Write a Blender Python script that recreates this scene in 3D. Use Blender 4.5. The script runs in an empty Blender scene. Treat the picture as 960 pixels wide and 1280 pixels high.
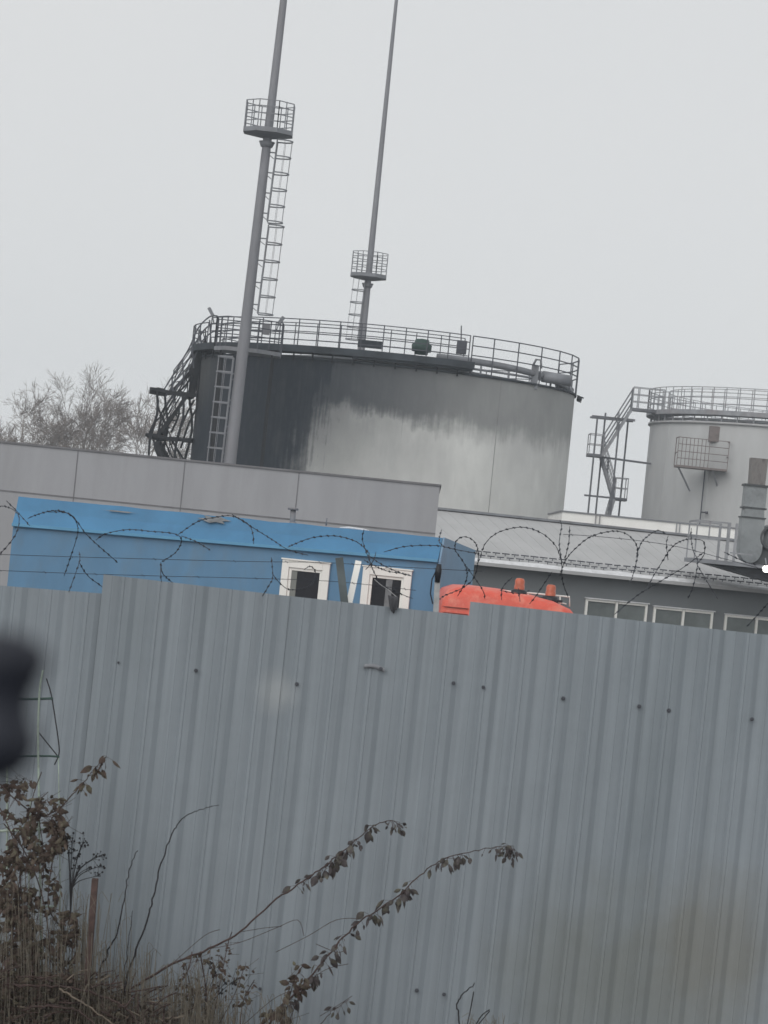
import bpy, math, random
from mathutils import Vector, Matrix, noise
R = math.radians
rnd = random.Random(11)
C = bpy.context.scene.collection
sc = bpy.context.scene

# ------------------------------------------------------------------ camera
F = 3400.0; CAMZ = 3.05; ROLL = R(5.7)
PITCH = math.atan(50/F)
fw = Vector((0, math.cos(PITCH), math.sin(PITCH)))
r0 = Vector((1, 0, 0)); u0 = r0.cross(fw)
CR = r0*math.cos(ROLL) + u0*math.sin(ROLL)
CU = u0*math.cos(ROLL) - r0*math.sin(ROLL)
O = Vector((0, 0, CAMZ))
cam = bpy.data.objects.new('camera', bpy.data.cameras.new('camera')); C.objects.link(cam)
m = Matrix((CR, CU, -fw)).transposed().to_4x4(); m.translation = O
cam.matrix_world = m
cam.data.sensor_fit = 'VERTICAL'; cam.data.sensor_height = 36; cam.data.lens = 36*F/1280
cam.data.clip_start = 0.05; cam.data.clip_end = 5000
cam.data.dof.use_dof = True; cam.data.dof.focus_distance = 36; cam.data.dof.aperture_fstop = 13
sc.camera = cam

def ray(px, py):
    return fw + CR*((px-480)/F) + CU*((640-py)/F)
def P(px, py, Y):
    d = ray(px, py); return O + d*(Y/d.y)
def hit(px, py, p0, n):
    d = ray(px, py); return O + d*((p0-O).dot(n)/d.dot(n))

# ------------------------------------------------------------------ mesh builder
ORG = {}
class MB:
    def __init__(s): s.v = []; s.f = []; s.sm = []; s.ch = []
    def add(s, vs, fs, smooth=False):
        b = len(s.v); s.ch.append((b, len(s.f), len(vs), len(fs))); s.v += [Vector(v) for v in vs]
        s.f += [tuple(b+i for i in f) for f in fs]; s.sm += [smooth]*len(fs); return s
    def frame_box(s, c, ax, ay, az):
        c = Vector(c); vs = []
        for k in (-1, 1):
            for j in (-1, 1):
                for i in (-1, 1): vs.append(c+ax*i+ay*j+az*k)
        return s.add(vs, [(0,2,3,1),(4,5,7,6),(0,1,5,4),(2,6,7,3),(0,4,6,2),(1,3,7,5)])
    def box(s, c, size, rz=0):
        a, b, h = [x/2 for x in size]; co, si = math.cos(rz), math.sin(rz)
        return s.frame_box(c, Vector((co*a, si*a, 0)), Vector((-si*b, co*b, 0)), Vector((0, 0, h)))
    def bar(s, p, q, w, h=None, up=Vector((0, 0, 1))):
        p = Vector(p); q = Vector(q); h = h or w; d = q-p
        if d.length < 1e-6: return s
        dn = d.normalized(); a = dn.cross(up)
        if a.length < 1e-3: a = dn.cross(Vector((0, 1, 0)))
        a.normalize(); b = a.cross(dn)
        return s.frame_box((p+q)/2, d/2, a*w/2, b*h/2)
    def tube(s, pts, r, n=6, cap=True):
        pts = [Vector(p) for p in pts]
        k = len(pts); rs = r if isinstance(r, (list, tuple)) else [r]*k
        t0 = (pts[1]-pts[0]).normalized()
        a = t0.cross(Vector((0.13, 0.2, 0.97)))
        if a.length < 1e-3: a = t0.cross(Vector((1, 0, 0)))
        a.normalize(); vs = []
        for i, p in enumerate(pts):
            t = (pts[min(i+1, k-1)]-pts[max(i-1, 0)])
            if t.length < 1e-9: t = t0
            t = t.normalized(); a = (a-t*a.dot(t))
            if a.length < 1e-6: a = t.orthogonal()
            a.normalize(); b = t.cross(a)
            for j in range(n):
                g = 2*math.pi*j/n; vs.append(p+(a*math.cos(g)+b*math.sin(g))*rs[i])
        fs = [(i*n+j, i*n+(j+1) % n, (i+1)*n+(j+1) % n, (i+1)*n+j) for i in range(k-1) for j in range(n)]
        if cap: fs += [tuple(range(n-1, -1, -1)), tuple((k-1)*n+j for j in range(n))]
        return s.add(vs, fs, n > 5)
    def lathe(s, c, prof, n=48, a0=0, a1=360, smooth=True):
        c = Vector(c); full = a1-a0 >= 359.9; vs = []; m = n if full else n+1
        for (r, z) in prof:
            for j in range(m):
                g = R(a0+(a1-a0)*j/n); vs.append(c+Vector((r*math.sin(g), -r*math.cos(g), z)))
        fs = []
        for i in range(len(prof)-1):
            for j in range(n):
                k = (j+1) % m; fs.append((i*m+j, i*m+k, (i+1)*m+k, (i+1)*m+j))
        return s.add(vs, fs, smooth)
    def extrude(s, prof, vec, smooth=False):       # prof: closed list of 3D points
        n = len(prof); vec = Vector(vec); vs = [Vector(p) for p in prof]+[Vector(p)+vec for p in prof]
        fs = [(i, (i+1) % n, n+(i+1) % n, n+i) for i in range(n)]
        s.add(vs, fs, smooth); s.add(vs, [tuple(range(n-1, -1, -1)), tuple(range(n, 2*n))]); return s
    def warp(s, fn): s.v = [fn(v) for v in s.v]; return s
    def build(s, name, mat, parent=None, bev=0):
        me = bpy.data.meshes.new(name); o = bpy.data.objects.new(name, me)
        if parent is not None: org = ORG[parent]
        elif s.v:
            xs = [v.x for v in s.v]; ys = [v.y for v in s.v]; zs = [v.z for v in s.v]
            org = Vector(((min(xs)+max(xs))/2, (min(ys)+max(ys))/2, min(zs)))
        me.from_pydata([tuple(v-org) for v in s.v], [], s.f); me.update()
        me.polygons.foreach_set('use_smooth', s.sm)
        me.materials.append(mat); C.objects.link(o); ORG[o] = org
        if parent is not None: o.parent = parent
        else: o.location = org
        if bev:
            b = o.modifiers.new('bevel', 'BEVEL'); b.width = bev; b.segments = 2; b.limit_method = 'ANGLE'
        return o
def build_each(mb, name, mat, parent, per=1):
    for k in range(0, len(mb.ch), per):
        o = MB()
        for (b, fb, nv, nf) in mb.ch[k:k+per]:
            o.add(mb.v[b:b+nv], [tuple(i-b for i in f) for f in mb.f[fb:fb+nf]], mb.sm[fb] if nf else False)
        o.build(name, mat, parent)
def tag(o, label=None, cat=None, group=None, kind=None):
    for k, v in (('label', label), ('category', cat), ('group', group), ('kind', kind)):
        if v: o[k] = v
    return o
def thing(name, loc, label, cat, group=None):
    o = bpy.data.objects.new(name, None); C.objects.link(o); o.location = loc; o.empty_display_size = .3
    ORG[o] = Vector(loc); return tag(o, label, cat, group)

# ------------------------------------------------------------------ materials
def mat(name, col, rough=.7, var=.12, scale=1.5, stretch=(1, 1, 1), metal=0, bump=0, dirt=None, dirt_amt=.5, dirt_scale=.6, spec=.4, fine=0):
    M = bpy.data.materials.new(name); M.use_nodes = True; N = M.node_tree.nodes; L = M.node_tree.links
    B = N['Principled BSDF']; B.inputs['Roughness'].default_value = rough; B.inputs['Metallic'].default_value = metal
    B.inputs['Specular IOR Level'].default_value = spec
    tc = N.new('ShaderNodeTexCoord'); mp = N.new('ShaderNodeMapping'); mp.inputs['Scale'].default_value = stretch
    L.new(tc.outputs['Object'], mp.inputs['Vector'])
    nz = N.new('ShaderNodeTexNoise'); nz.inputs['Scale'].default_value = scale; nz.inputs['Detail'].default_value = 8
    nz.inputs['Roughness'].default_value = .62
    L.new(mp.outputs['Vector'], nz.inputs['Vector'])
    cr = N.new('ShaderNodeValToRGB'); cr.color_ramp.elements[0].position = .3; cr.color_ramp.elements[1].position = .7
    c = col; lo = tuple(max(0, x*(1-var)) for x in c)+(1,); hi = tuple(min(1, x*(1+var)) for x in c)+(1,)
    cr.color_ramp.elements[0].color = lo; cr.color_ramp.elements[1].color = hi
    L.new(nz.outputs['Fac'], cr.inputs['Fac']); out = cr.outputs['Color']
    if dirt:
        n2 = N.new('ShaderNodeTexNoise'); n2.inputs['Scale'].default_value = dirt_scale; n2.inputs['Detail'].default_value = 10
        n2.inputs['Roughness'].default_value = .7
        L.new(mp.outputs['Vector'], n2.inputs['Vector'])
        r2 = N.new('ShaderNodeValToRGB'); r2.color_ramp.elements[0].position = .48; r2.color_ramp.elements[1].position = .72
        r2.color_ramp.elements[0].color = (0, 0, 0, 1); r2.color_ramp.elements[1].color = (dirt_amt,)*3+(1,)
        L.new(n2.outputs['Fac'], r2.inputs['Fac'])
        mx = N.new('ShaderNodeMixRGB'); L.new(r2.outputs['Color'], mx.inputs['Fac'])
        L.new(out, mx.inputs['Color1']); mx.inputs['Color2'].default_value = dirt+(1,); out = mx.outputs['Color']
    L.new(out, B.inputs['Base Color'])
    if bump:
        bn = N.new('ShaderNodeTexNoise'); bn.inputs['Scale'].default_value = scale*6; bn.inputs['Detail'].default_value = 6
        L.new(tc.outputs['Object'], bn.inputs['Vector'])
        bp = N.new('ShaderNodeBump'); bp.inputs['Strength'].default_value = bump; bp.inputs['Distance'].default_value = .02
        L.new(bn.outputs['Fac'], bp.inputs['Height']); L.new(bp.outputs['Normal'], B.inputs['Normal'])
    M['out'] = 0
    return M
def helper(M):
    return M.node_tree.nodes, M.node_tree.links, M.node_tree.nodes['Principled BSDF']

m_steel = mat('galvanised', (.20, .21, .23), .6, .2, 2, dirt=(.12, .1, .09), dirt_amt=.4)
m_mast = mat('mast_paint', (.21, .215, .235), .6, .18, 1.2, (3, 3, .6), dirt=(.16, .15, .15), dirt_amt=.6)
m_rail = mat('rail_paint', (.07, .075, .09), .7, .25, 3)
m_rail2 = mat('rail_grey', (.27, .28, .30), .7, .2, 3, dirt=(.2, .12, .1), dirt_amt=.4)
m_burnt = mat('burnt_steel', (.016, .017, .02), .85, .4, 3)
m_sootslab = mat('sooty_slab', (.035, .042, .05), .9, .5, 1.2)
m_rail2d = mat('dull_bracket', (.10, .12, .125), .7, .3, 6)
m_oldrust = mat('old_rust', (.075, .05, .045), .9, .4, 12, dirt=(.14, .09, .08), dirt_amt=.6, dirt_scale=20)
m_rust = mat('rusty_steel', (.15, .105, .09), .85, .4, 4, dirt=(.06, .045, .04), dirt_amt=.9, dirt_scale=3)
m_stack = mat('weathered_stack', (.2, .19, .185), .85, .35, 5, (1, 1, .35), dirt=(.04, .035, .035), dirt_amt=1, dirt_scale=5)
m_cage = mat('cage_steel', (.2, .175, .17), .85, .3, 4, dirt=(.1, .07, .065), dirt_amt=.8, dirt_scale=4)
m_green = mat('green_cast', (.035, .07, .06), .7, .2, 4)
m_concrete = mat('panel_render', (.335, .34, .36), .85, .07, .8, (2.2, 1, .35), dirt=(.28, .283, .295), dirt_amt=.7, dirt_scale=.6, bump=.15)
m_joint = mat('panel_joint', (.17, .17, .18), .9, .2, 3)
m_bluewall = mat('blue_wall', (.10, .22, .36), .6, .13, 1.5, (1, 1, .5), dirt=(.13, .185, .23), dirt_amt=.6, dirt_scale=1.6, bump=.1)
m_blueroof = mat('blue_fascia', (.055, .20, .37), .55, .12, 1.3, dirt=(.045, .15, .28), dirt_amt=.7, dirt_scale=1.1, bump=.1)
m_bluetrim = mat('blue_trim', (.10, .29, .47), .5, .1, 2)
m_blueend = mat('blue_grey_end', (.17, .30, .44), .6, .1, 1.5, dirt=(.15, .22, .29), dirt_amt=.5)
m_patch = mat('bare_patch', (.17, .18, .19), .9, .3, 6)
m_white = mat('white_frame', (.80, .80, .77), .5, .06, 4, dirt=(.6, .6, .56), dirt_amt=.5, dirt_scale=2)
m_dark = mat('dark_room', (.015, .016, .02), .9, .3, 2)
m_glass = mat('window_glass', (.018, .019, .024), .3, .2, 1, spec=.15)
m_glass2 = mat('pale_window_glass', (.13, .15, .15), .2, .25, 1.5, spec=.5)
m_curtain = mat('net_curtain', (.2, .21, .2), .9, .1, 12, (6, 6, .3))
m_orange = mat('orange_paint', (.64, .105, .07), .5, .12, 4, dirt=(.70, .27, .2), dirt_amt=.8, dirt_scale=5, bump=.1)
m_amberd = mat('orange_seam', (.22, .05, .04), .7, .2, 9)
m_amber = mat('amber_lens', (.42, .11, .06), .35, .3, 9)
m_black = mat('black_plastic', (.018, .02, .026), .5, .3, 5)
m_roofm = mat('roof_sheet', (.38, .385, .39), .65, .08, .7, (1, 1, 1), dirt=(.46, .46, .47), dirt_amt=.6, dirt_scale=.5)
m_snow = mat('crusted_snow', (.62, .63, .65), .8, .15, 6, bump=.4)
m_hallwall = mat('hall_wall', (.165, .18, .19), .85, .12, 1.2, dirt=(.11, .12, .125), dirt_amt=.6)
m_parapet = mat('white_parapet', (.84, .84, .82), .8, .05, 1, dirt=(.72, .72, .69), dirt_amt=.5, dirt_scale=.8)
m_duct = mat('duct_metal', (.24, .26, .27), .5, .15, 2, dirt=(.09, .095, .1), dirt_amt=.75, dirt_scale=1.2, bump=.1)
m_ductdark = mat('duct_dark', (.06, .066, .07), .6, .3, 3)
m_wire = mat('razor_wire_steel', (.025, .03, .04), .6, .3, 30)
m_wirelt = mat('wire_galvanised', (.35, .36, .37), .5, .2, 30)
m_bark = mat('bark', (.13, .11, .095), .9, .2, 2)
m_twig = mat('twig', (.17, .145, .13), .9, .15, 2)
m_stem = mat('bramble_stem', (.055, .035, .032), .8, .4, 20)
m_stempale = mat('dry_stem', (.17, .14, .11), .9, .35, 20)
m_darkstem = mat('dark_stem', (.018, .017, .02), .8, .4, 20)
m_leaf = mat('bramble_leaf', (.05, .043, .045), .75, .45, 30, dirt=(.13, .13, .09), dirt_amt=.9, dirt_scale=16)
m_leafb = mat('dry_leaf', (.06, .042, .034), .85, .5, 18, dirt=(.12, .12, .08), dirt_amt=1, dirt_scale=13)
m_grass = mat('dead_grass', (.14, .125, .10), .9, .35, 10)
m_soil = mat('soil', (.055, .045, .038), .95, .4, 3, bump=.8, dirt=(.1, .085, .06), dirt_amt=.8, dirt_scale=6)
m_ground = mat('yard_dirt', (.13, .125, .12), .95, .25, .15, bump=.5, dirt=(.08, .075, .07), dirt_amt=.7, dirt_scale=.3)
m_mint = mat('mint_paint', (.36, .44, .38), .6, .2, 20, dirt=(.2, .2, .17), dirt_amt=.7, dirt_scale=25)
m_knob = mat('black_rubber', (.013, .016, .026), .6, .2, 40)
m_lamp = bpy.data.materials.new('lit_lamp'); m_lamp.use_nodes = True
_b = m_lamp.node_tree.nodes['Principled BSDF']; _b.inputs['Emission Color'].default_value = (1, .97, .9, 1); _b.inputs['Emission Strength'].default_value = 3

# fence sheet: vertical dirt streaks, window-glass haze painted in low on the right
def fence_mat():
    M = mat('fence_sheet', (.243, .277, .308), .6, .07, .8, (1, 1, .12), metal=.0, bump=.3, dirt=(.19, .222, .245), dirt_amt=.7, dirt_scale=1.4, spec=.3)
    N, L, B = helper(M)
    src = B.inputs['Base Color'].links[0].from_socket
    tc = N.new('ShaderNodeTexCoord')
    mp = N.new('ShaderNodeMapping'); mp.inputs['Scale'].default_value = (30, 1, .5)
    L.new(tc.outputs['Object'], mp.inputs['Vector'])
    n = N.new('ShaderNodeTexNoise'); n.inputs['Scale'].default_value = 1.; n.inputs['Detail'].default_value = 4
    L.new(mp.outputs['Vector'], n.inputs['Vector'])
    r = N.new('ShaderNodeMapRange'); r.inputs[1].default_value = .3; r.inputs[2].default_value = .75; r.inputs[3].default_value = 1.06; r.inputs[4].default_value = .89
    L.new(n.outputs['Fac'], r.inputs[0])
    mx = N.new('ShaderNodeMixRGB'); mx.blend_type = 'MULTIPLY'; mx.inputs['Fac'].default_value = 1
    L.new(src, mx.inputs['Color1']); L.new(r.outputs[0], mx.inputs['Color2'])
    # blurred glass haze put into the sheet colour, and one small pale spot
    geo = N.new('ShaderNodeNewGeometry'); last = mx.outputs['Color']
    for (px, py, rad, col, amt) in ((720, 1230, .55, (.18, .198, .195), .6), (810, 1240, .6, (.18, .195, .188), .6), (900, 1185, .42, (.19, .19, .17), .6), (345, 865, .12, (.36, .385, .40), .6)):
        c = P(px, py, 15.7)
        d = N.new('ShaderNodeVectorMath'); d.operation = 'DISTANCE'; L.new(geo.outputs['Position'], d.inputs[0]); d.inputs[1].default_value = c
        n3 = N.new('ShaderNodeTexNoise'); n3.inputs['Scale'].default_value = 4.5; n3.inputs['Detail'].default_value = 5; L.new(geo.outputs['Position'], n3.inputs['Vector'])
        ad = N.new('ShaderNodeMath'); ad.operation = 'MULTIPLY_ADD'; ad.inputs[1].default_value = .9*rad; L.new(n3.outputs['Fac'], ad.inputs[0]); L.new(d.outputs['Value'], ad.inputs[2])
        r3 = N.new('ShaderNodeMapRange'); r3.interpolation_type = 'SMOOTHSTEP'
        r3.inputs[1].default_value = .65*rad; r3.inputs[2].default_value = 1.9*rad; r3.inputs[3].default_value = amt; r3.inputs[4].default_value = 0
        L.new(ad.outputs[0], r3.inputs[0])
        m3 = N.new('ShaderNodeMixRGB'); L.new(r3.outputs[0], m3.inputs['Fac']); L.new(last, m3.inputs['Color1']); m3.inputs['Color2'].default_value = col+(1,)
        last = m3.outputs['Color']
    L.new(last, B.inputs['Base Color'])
    return M
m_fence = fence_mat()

# tank shell of the burnt tank: soot around the side and a sooty upper band with drips
m_seam = mat('weld_seam', (.22, .22, .225), .8, .3, 2)
def soot_mat(zt, Rr):
    M = mat('sooty_tank_shell', (.59, .60, .585), .75, .10, .9, (1, 1, .5), dirt=(.44, .445, .45), dirt_amt=.6, dirt_scale=.3)
    N, L, B = helper(M); src = B.inputs['Base Color'].links[0].from_socket
    tc = N.new('ShaderNodeTexCoord'); sp = N.new('ShaderNodeSeparateXYZ'); L.new(tc.outputs['Object'], sp.inputs[0])
    def mth(op, a, b=None, c=None, clamp=False):
        n = N.new('ShaderNodeMath'); n.operation = op; n.use_clamp = clamp
        for i, x in enumerate((a, b, c)):
            if x is None: continue
            if isinstance(x, (int, float)): n.inputs[i].default_value = x
            else: L.new(x, n.inputs[i])
        return n.outputs[0]
    def rng(x, a, b, c=0., d=1.):
        n = N.new('ShaderNodeMapRange'); n.interpolation_type = 'SMOOTHSTEP'
        for i, q in enumerate((a, b, c, d)): n.inputs[1+i].default_value = q
        L.new(x, n.inputs[0]); return n.outputs[0]
    ny = mth('MULTIPLY', sp.outputs['Y'], -1)
    ang = mth('MULTIPLY', mth('ARCTAN2', sp.outputs['X'], ny), 57.2958)       # 0 = towards the yard, + to the right
    hgt = sp.outputs['Z']
    def nz(scale, st, det=6):
        mp = N.new('ShaderNodeMapping'); mp.inputs['Scale'].default_value = st; L.new(tc.outputs['Object'], mp.inputs['Vector'])
        n = N.new('ShaderNodeTexNoise'); n.inputs['Scale'].default_value = scale; n.inputs['Detail'].default_value = det; n.inputs['Roughness'].default_value = .6
        L.new(mp.outputs['Vector'], n.inputs['Vector']); return mth('SUBTRACT', n.outputs['Fac'], .5)
    big = nz(.35, (1, 1, .8)); med = nz(1.1, (1, 1, 1)); strk = nz(3.2, (1, 1, .07), 4); fin = nz(9, (1, 1, .04), 3)
    # heavy soot on the left
    a1 = mth('ADD', ang, mth('ADD', mth('MULTIPLY', big, 16), mth('ADD', mth('MULTIPLY', strk, 14), mth('ADD', mth('MULTIPLY', med, 12), mth('MULTIPLY', fin, 7)))))
    a1b = mth('ADD', a1, mth('MULTIPLY', mth('SUBTRACT', hgt, zt-3.5), -2.2))      # wider towards the top
    left = rng(a1b, -26, -7, 1, 0)
    # softer grey smoke at mid left, fades to right
    # upper band
    hb = mth('ADD', hgt, mth('ADD', mth('MULTIPLY', big, 1.3), mth('ADD', mth('MULTIPLY', strk, .9), mth('ADD', mth('MULTIPLY', med, 1.3), mth('MULTIPLY', fin, .5)))))
    lowe = mth('SUBTRACT', zt-2.35, mth('MULTIPLY', ang, .0015))
    band = rng(mth('SUBTRACT', hb, lowe), -.6, .7)
    bstr = rng(ang, -18, 50, .95, .50)
    band = mth('MULTIPLY', band, bstr)
    mid = mth('MULTIPLY', rng(a1, -22, 30, .7, 0), rng(hb, zt-6.0, zt-2, .45, 1))
    # drips
    dr = mth('MULTIPLY', rng(fin, .10, .2), mth('MULTIPLY', rng(hb, zt-7, zt-2, .0, 1), rng(ang, -5, 45, .55, 0)))
    tot = mth('MAXIMUM', mth('MAXIMUM', left, band), mth('MAXIMUM', mid, dr))
    lift = mth('MULTIPLY', mth('ADD', mth('MULTIPLY', strk, .25), mth('MULTIPLY', med, .2)), tot)
    tot = mth('SUBTRACT', tot, mth('ABSOLUTE', mth('MULTIPLY', lift, .55)), None, True)
    mx = N.new('ShaderNodeMixRGB'); L.new(tot, mx.inputs['Fac']); L.new(src, mx.inputs['Color1']); mx.inputs['Color2'].default_value = (.008, .014, .024, 1)
    # greenish-brown leftmost strip, paint showing through
    lf = mth('MULTIPLY', rng(ang, -78, -50, .42, 0), rng(mth('ADD', hgt, big), zt-3.2, zt-.6))
    m2 = N.new('ShaderNodeMixRGB'); L.new(lf, m2.inputs['Fac']); L.new(mx.outputs['Color'], m2.inputs['Color1']); m2.inputs['Color2'].default_value = (.12, .12, .11, 1)
    L.new(m2.outputs['Color'], B.inputs['Base Color'])
    return M

# ------------------------------------------------------------------ ground
gm = MB(); NX = 60
def gz(x, y): return 0.0
xs = [-420+14*i for i in range(61)]; ys = [-60+11*i for i in range(61)]
vs = [(x, y, .02*math.sin(x*.13)*math.cos(y*.17)-.03) for y in ys for x in xs]
gm.add(vs, [(j*61+i, j*61+i+1, (j+1)*61+i+1, (j+1)*61+i) for j in range(60) for i in range(60)], True)
tag(gm.build('ground', m_ground), 'bare grey dirt of the tank yard and roadside', kind='structure')
m_unseen_asph = mat('unseen_asphalt', (.05, .05, .052), .9, .25, 6, bump=.4, dirt=(.08, .075, .07), dirt_amt=.6, dirt_scale=.5)
rd = MB(); rd.box((0, 1.5, -.03), (160, 9, .10)); tag(rd.build('unseen_road', m_unseen_asph), 'added dark asphalt road beside the fence verge', kind='structure')  # out of view; added as dark ground to lower bounce on the fence foot
vg = MB(); vg.box((0, 9.4, -.03), (160, 6.6, .06)); tag(vg.build('unseen_verge', m_soil), 'unseen muddy verge, dark to cut bounce, between the road and the fence', kind='structure')
# bank of soil in front of the fence, higher on the left
bm = MB(); bx = [-7+.25*i for i in range(57)]; by = [12.6+.16*i for i in range(20)]
def bank(x, y):
    t = max(0, min(1, (y-12.6)/1.9)); t = t*t*(3-2*t)
    l = 1/(1+math.exp((x+1.25)*3.2))
    return -.05+t*(.13+.36*l)+.07*noise.noise(Vector((x*2.2, y*2.2, 3)))*t+.03*noise.noise(Vector((x*8, y*8, 1)))*t
vs = [(x, y, bank(x, y)) for y in by for x in bx]
bm.add(vs, [(j*57+i, j*57+i+1, (j+1)*57+i+1, (j+1)*57+i) for j in range(19) for i in range(56)], True)
tag(bm.build('earth_bank', m_soil), 'dark soil bank at the foot of the corrugated fence', kind='structure')

# ------------------------------------------------------------------ fence
FY = 15.7
def fence():
    base = P(580, 760, FY); base.z = 0
    T = thing('corrugated_fence', base, 'tall grey corrugated metal sheet fence with stepped top across the foreground', 'fence')
    # seam pixel positions at the top, and top line of each group of panels
    seams = [(-330, 690), (-100, 724), (130, 742)], [(130, 718), (353, 744), (582, 769)], [(588, 752), (817, 778), (1046, 803), (1275, 826), (1500, 850), (1730, 874), (1960, 898), (2190, 922)]
    pitch_n = 5
    layer = 0
    for gi, g in enumerate(seams):
        for (a, b) in zip(g[:-1], g[1:]):
            pa = P(a[0], a[1], FY); pb = P(b[0], b[1], FY)
            x0, x1 = pa.x, pb.x+.045
            w = (pb.x-pa.x)/pitch_n
            yo = FY - .004*(layer % 3) - (0.004 if gi == 1 else 0); layer += 1
            prof = []
            d = .018
            for k in range(pitch_n):
                s = x0+k*w
                # valley with a small stiffening groove, ledge forward
                prof += [(s, 0), (s+w*.10, .0035), (s+w*.22, .0045), (s+w*.24, .0065), (s+w*.265, .0045), (s+w*.36, .003), (s+w*.47, 0), (s+w*.54, d), (s+w*.60, d+.0015), (s+w*.625, d-.002), (s+w*.65, d+.001), (s+w*.80, d-.002), (s+w*.95, 0)]
            prof += [(x1-.02, 0), (x1, .002)]
            lean = .0035
            rows = [(0, 0), (.25, .0), (.5, .0), (.75, 0), (1, 0)]
            nr = 26; vs = []
            for j in range(nr+1):
                for (x, dd) in prof:
                    t = (x-x0)/(pb.x-x0)
                    zt = pa.z+(pb.z-pa.z)*t
                    z = zt*j/nr
                    wob = .010*noise.noise(Vector((x*.9, z*.8, 5)))+.004*noise.noise(Vector((x*3, z*2.5, 9)))
                    # dent under the torn sheet edge
                    # the lower part of the fence leans a little more
                    xs = x - .03*(1-j/nr)**2
                    vs.append((xs, yo-dd+wob, z))
            m = len(prof)
            o = MB().add(vs, [(j*m+i, j*m+i+1, (j+1)*m+i+1, (j+1)*m+i) for j in range(nr) for i in range(m-1)])
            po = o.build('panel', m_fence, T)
            sol = po.modifiers.new('thick', 'SOLIDIFY'); sol.thickness = .0012; sol.offset = 1
    # rails and posts behind
    for zz in (.55, 2.25):
        MB().bar((-3.5, FY+.035, zz), (8.0, FY+.035, zz), .04, .04).build('fence_rail', m_rail2, T)
    for px in (-160, 55, 425, 760, 1110, 1560, 2000):
        q = P(px, 800, FY+.09); MB().box((q.x, FY+.09, 1.25), (.06, .06, 2.5)).build('fence_post', m_rail2, T)
    for (px, py, r) in ((245, 838, .012), (148, 828, .007), (371, 855, .012), (567, 854, .012), (604, 859, .011), (704, 873, .013), (799, 883, .013), (836, 888, .013),
                     (940, 899, .012), (325, 1236, .010), (521, 1238, .013), (555, 1243, .012), (476, 836, .012)):
        q = P(px, py, FY-.034)
        s = MB(); n = 6
        for rr, y0, y1 in ((r, 0, -.003), (r*.6, -.0032, -.009)):
            v = [(q.x+rr*math.cos(k*math.pi/3), q.y+y, q.z+rr*math.sin(k*math.pi/3)) for y in (y0, y1) for k in range(6)]
            s.add(v, [(k, (k+1) % 6, 6+(k+1) % 6, 6+k) for k in range(6)]+[(6, 7, 8, 9, 10, 11)])
        s.build('screw', m_rail, T)
    # torn lip around one screw
    s = MB(); q = P(468, 834, FY-.03); v = []
    for i in range(9):
        t = i/8; x = q.x-.06+.12*t; z = q.z+.012*math.sin(t*3.1)-.012*t
        v += [(x, q.y+.004, z+.012), (x, q.y-.012-.006*math.sin(t*6), z-.004), (x, q.y+.001, z-.014)]
    s.add(v, [(3*i+j, 3*i+j+1, 3*i+j+4, 3*i+j+3) for i in range(8) for j in range(2)], True).build('torn_lip', m_steel, T)
    # V bracket on the fence top
    s = MB(); a = P(432, 765, FY+.06)
    s.bar(a, P(424, 697, FY+.05), .045, .02, up=Vector((0, 1, 0))); s.build('bracket_arm', m_rail2d, T)
    s = MB(); s.bar(P(434, 765, FY+.085), P(448, 702, FY+.25), .036, .02, up=Vector((0, 1, 0))); s.build('bracket_arm', m_white, T)
    # small post with dark cap beside the orange vehicle
    s = MB(); s.bar(P(543, 800, FY+.07), P(547, 722, FY+.07), .032, .032); s.build('wire_post', m_wirelt, T)
    s = MB(); s.tube([P(546.5, 728, FY+.06), P(548, 714, FY+.06), P(549, 705, FY+.06)], [.016, .02, .014], 8)
    s.tube([P(546, 712, FY+.05), P(540, 724, FY+.05), P(538, 742, FY+.05), P(541, 755, FY+.05)], .004, 5).build('post_cap', m_black, T)
    # bracket right
    return T
fence()

m_rag = mat('dark_rag', (.06, .062, .07), .95, .4, 18, (1, 1, .3), dirt=(.13, .13, .14), dirt_amt=.7, dirt_scale=25)
# black torn rag hanging on the fence top
s = MB(); v = []
for i in range(7):
    for j in range(7):
        t = i/6; u = j/6
        px = 485+13*t*(1-.4*u)+2.5*u; py = 744+21*u+2*t+2.5*math.sin(i*2.1)*u-9*abs(t-.5)*u**4
        q = P(px, py, FY-.035-.012*math.sin(t*7)*u); v.append(q)
s.add(v, [(i*7+j, i*7+j+1, (i+1)*7+j+1, (i+1)*7+j) for i in range(6) for j in range(6)], True)
rg = s.build('torn_rag', m_rag); sl = rg.modifiers.new('thick', 'SOLIDIFY'); sl.thickness = .004
tag(rg, 'dark torn rag caught on the fence top in front of the right cabin window', 'rag')

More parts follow.
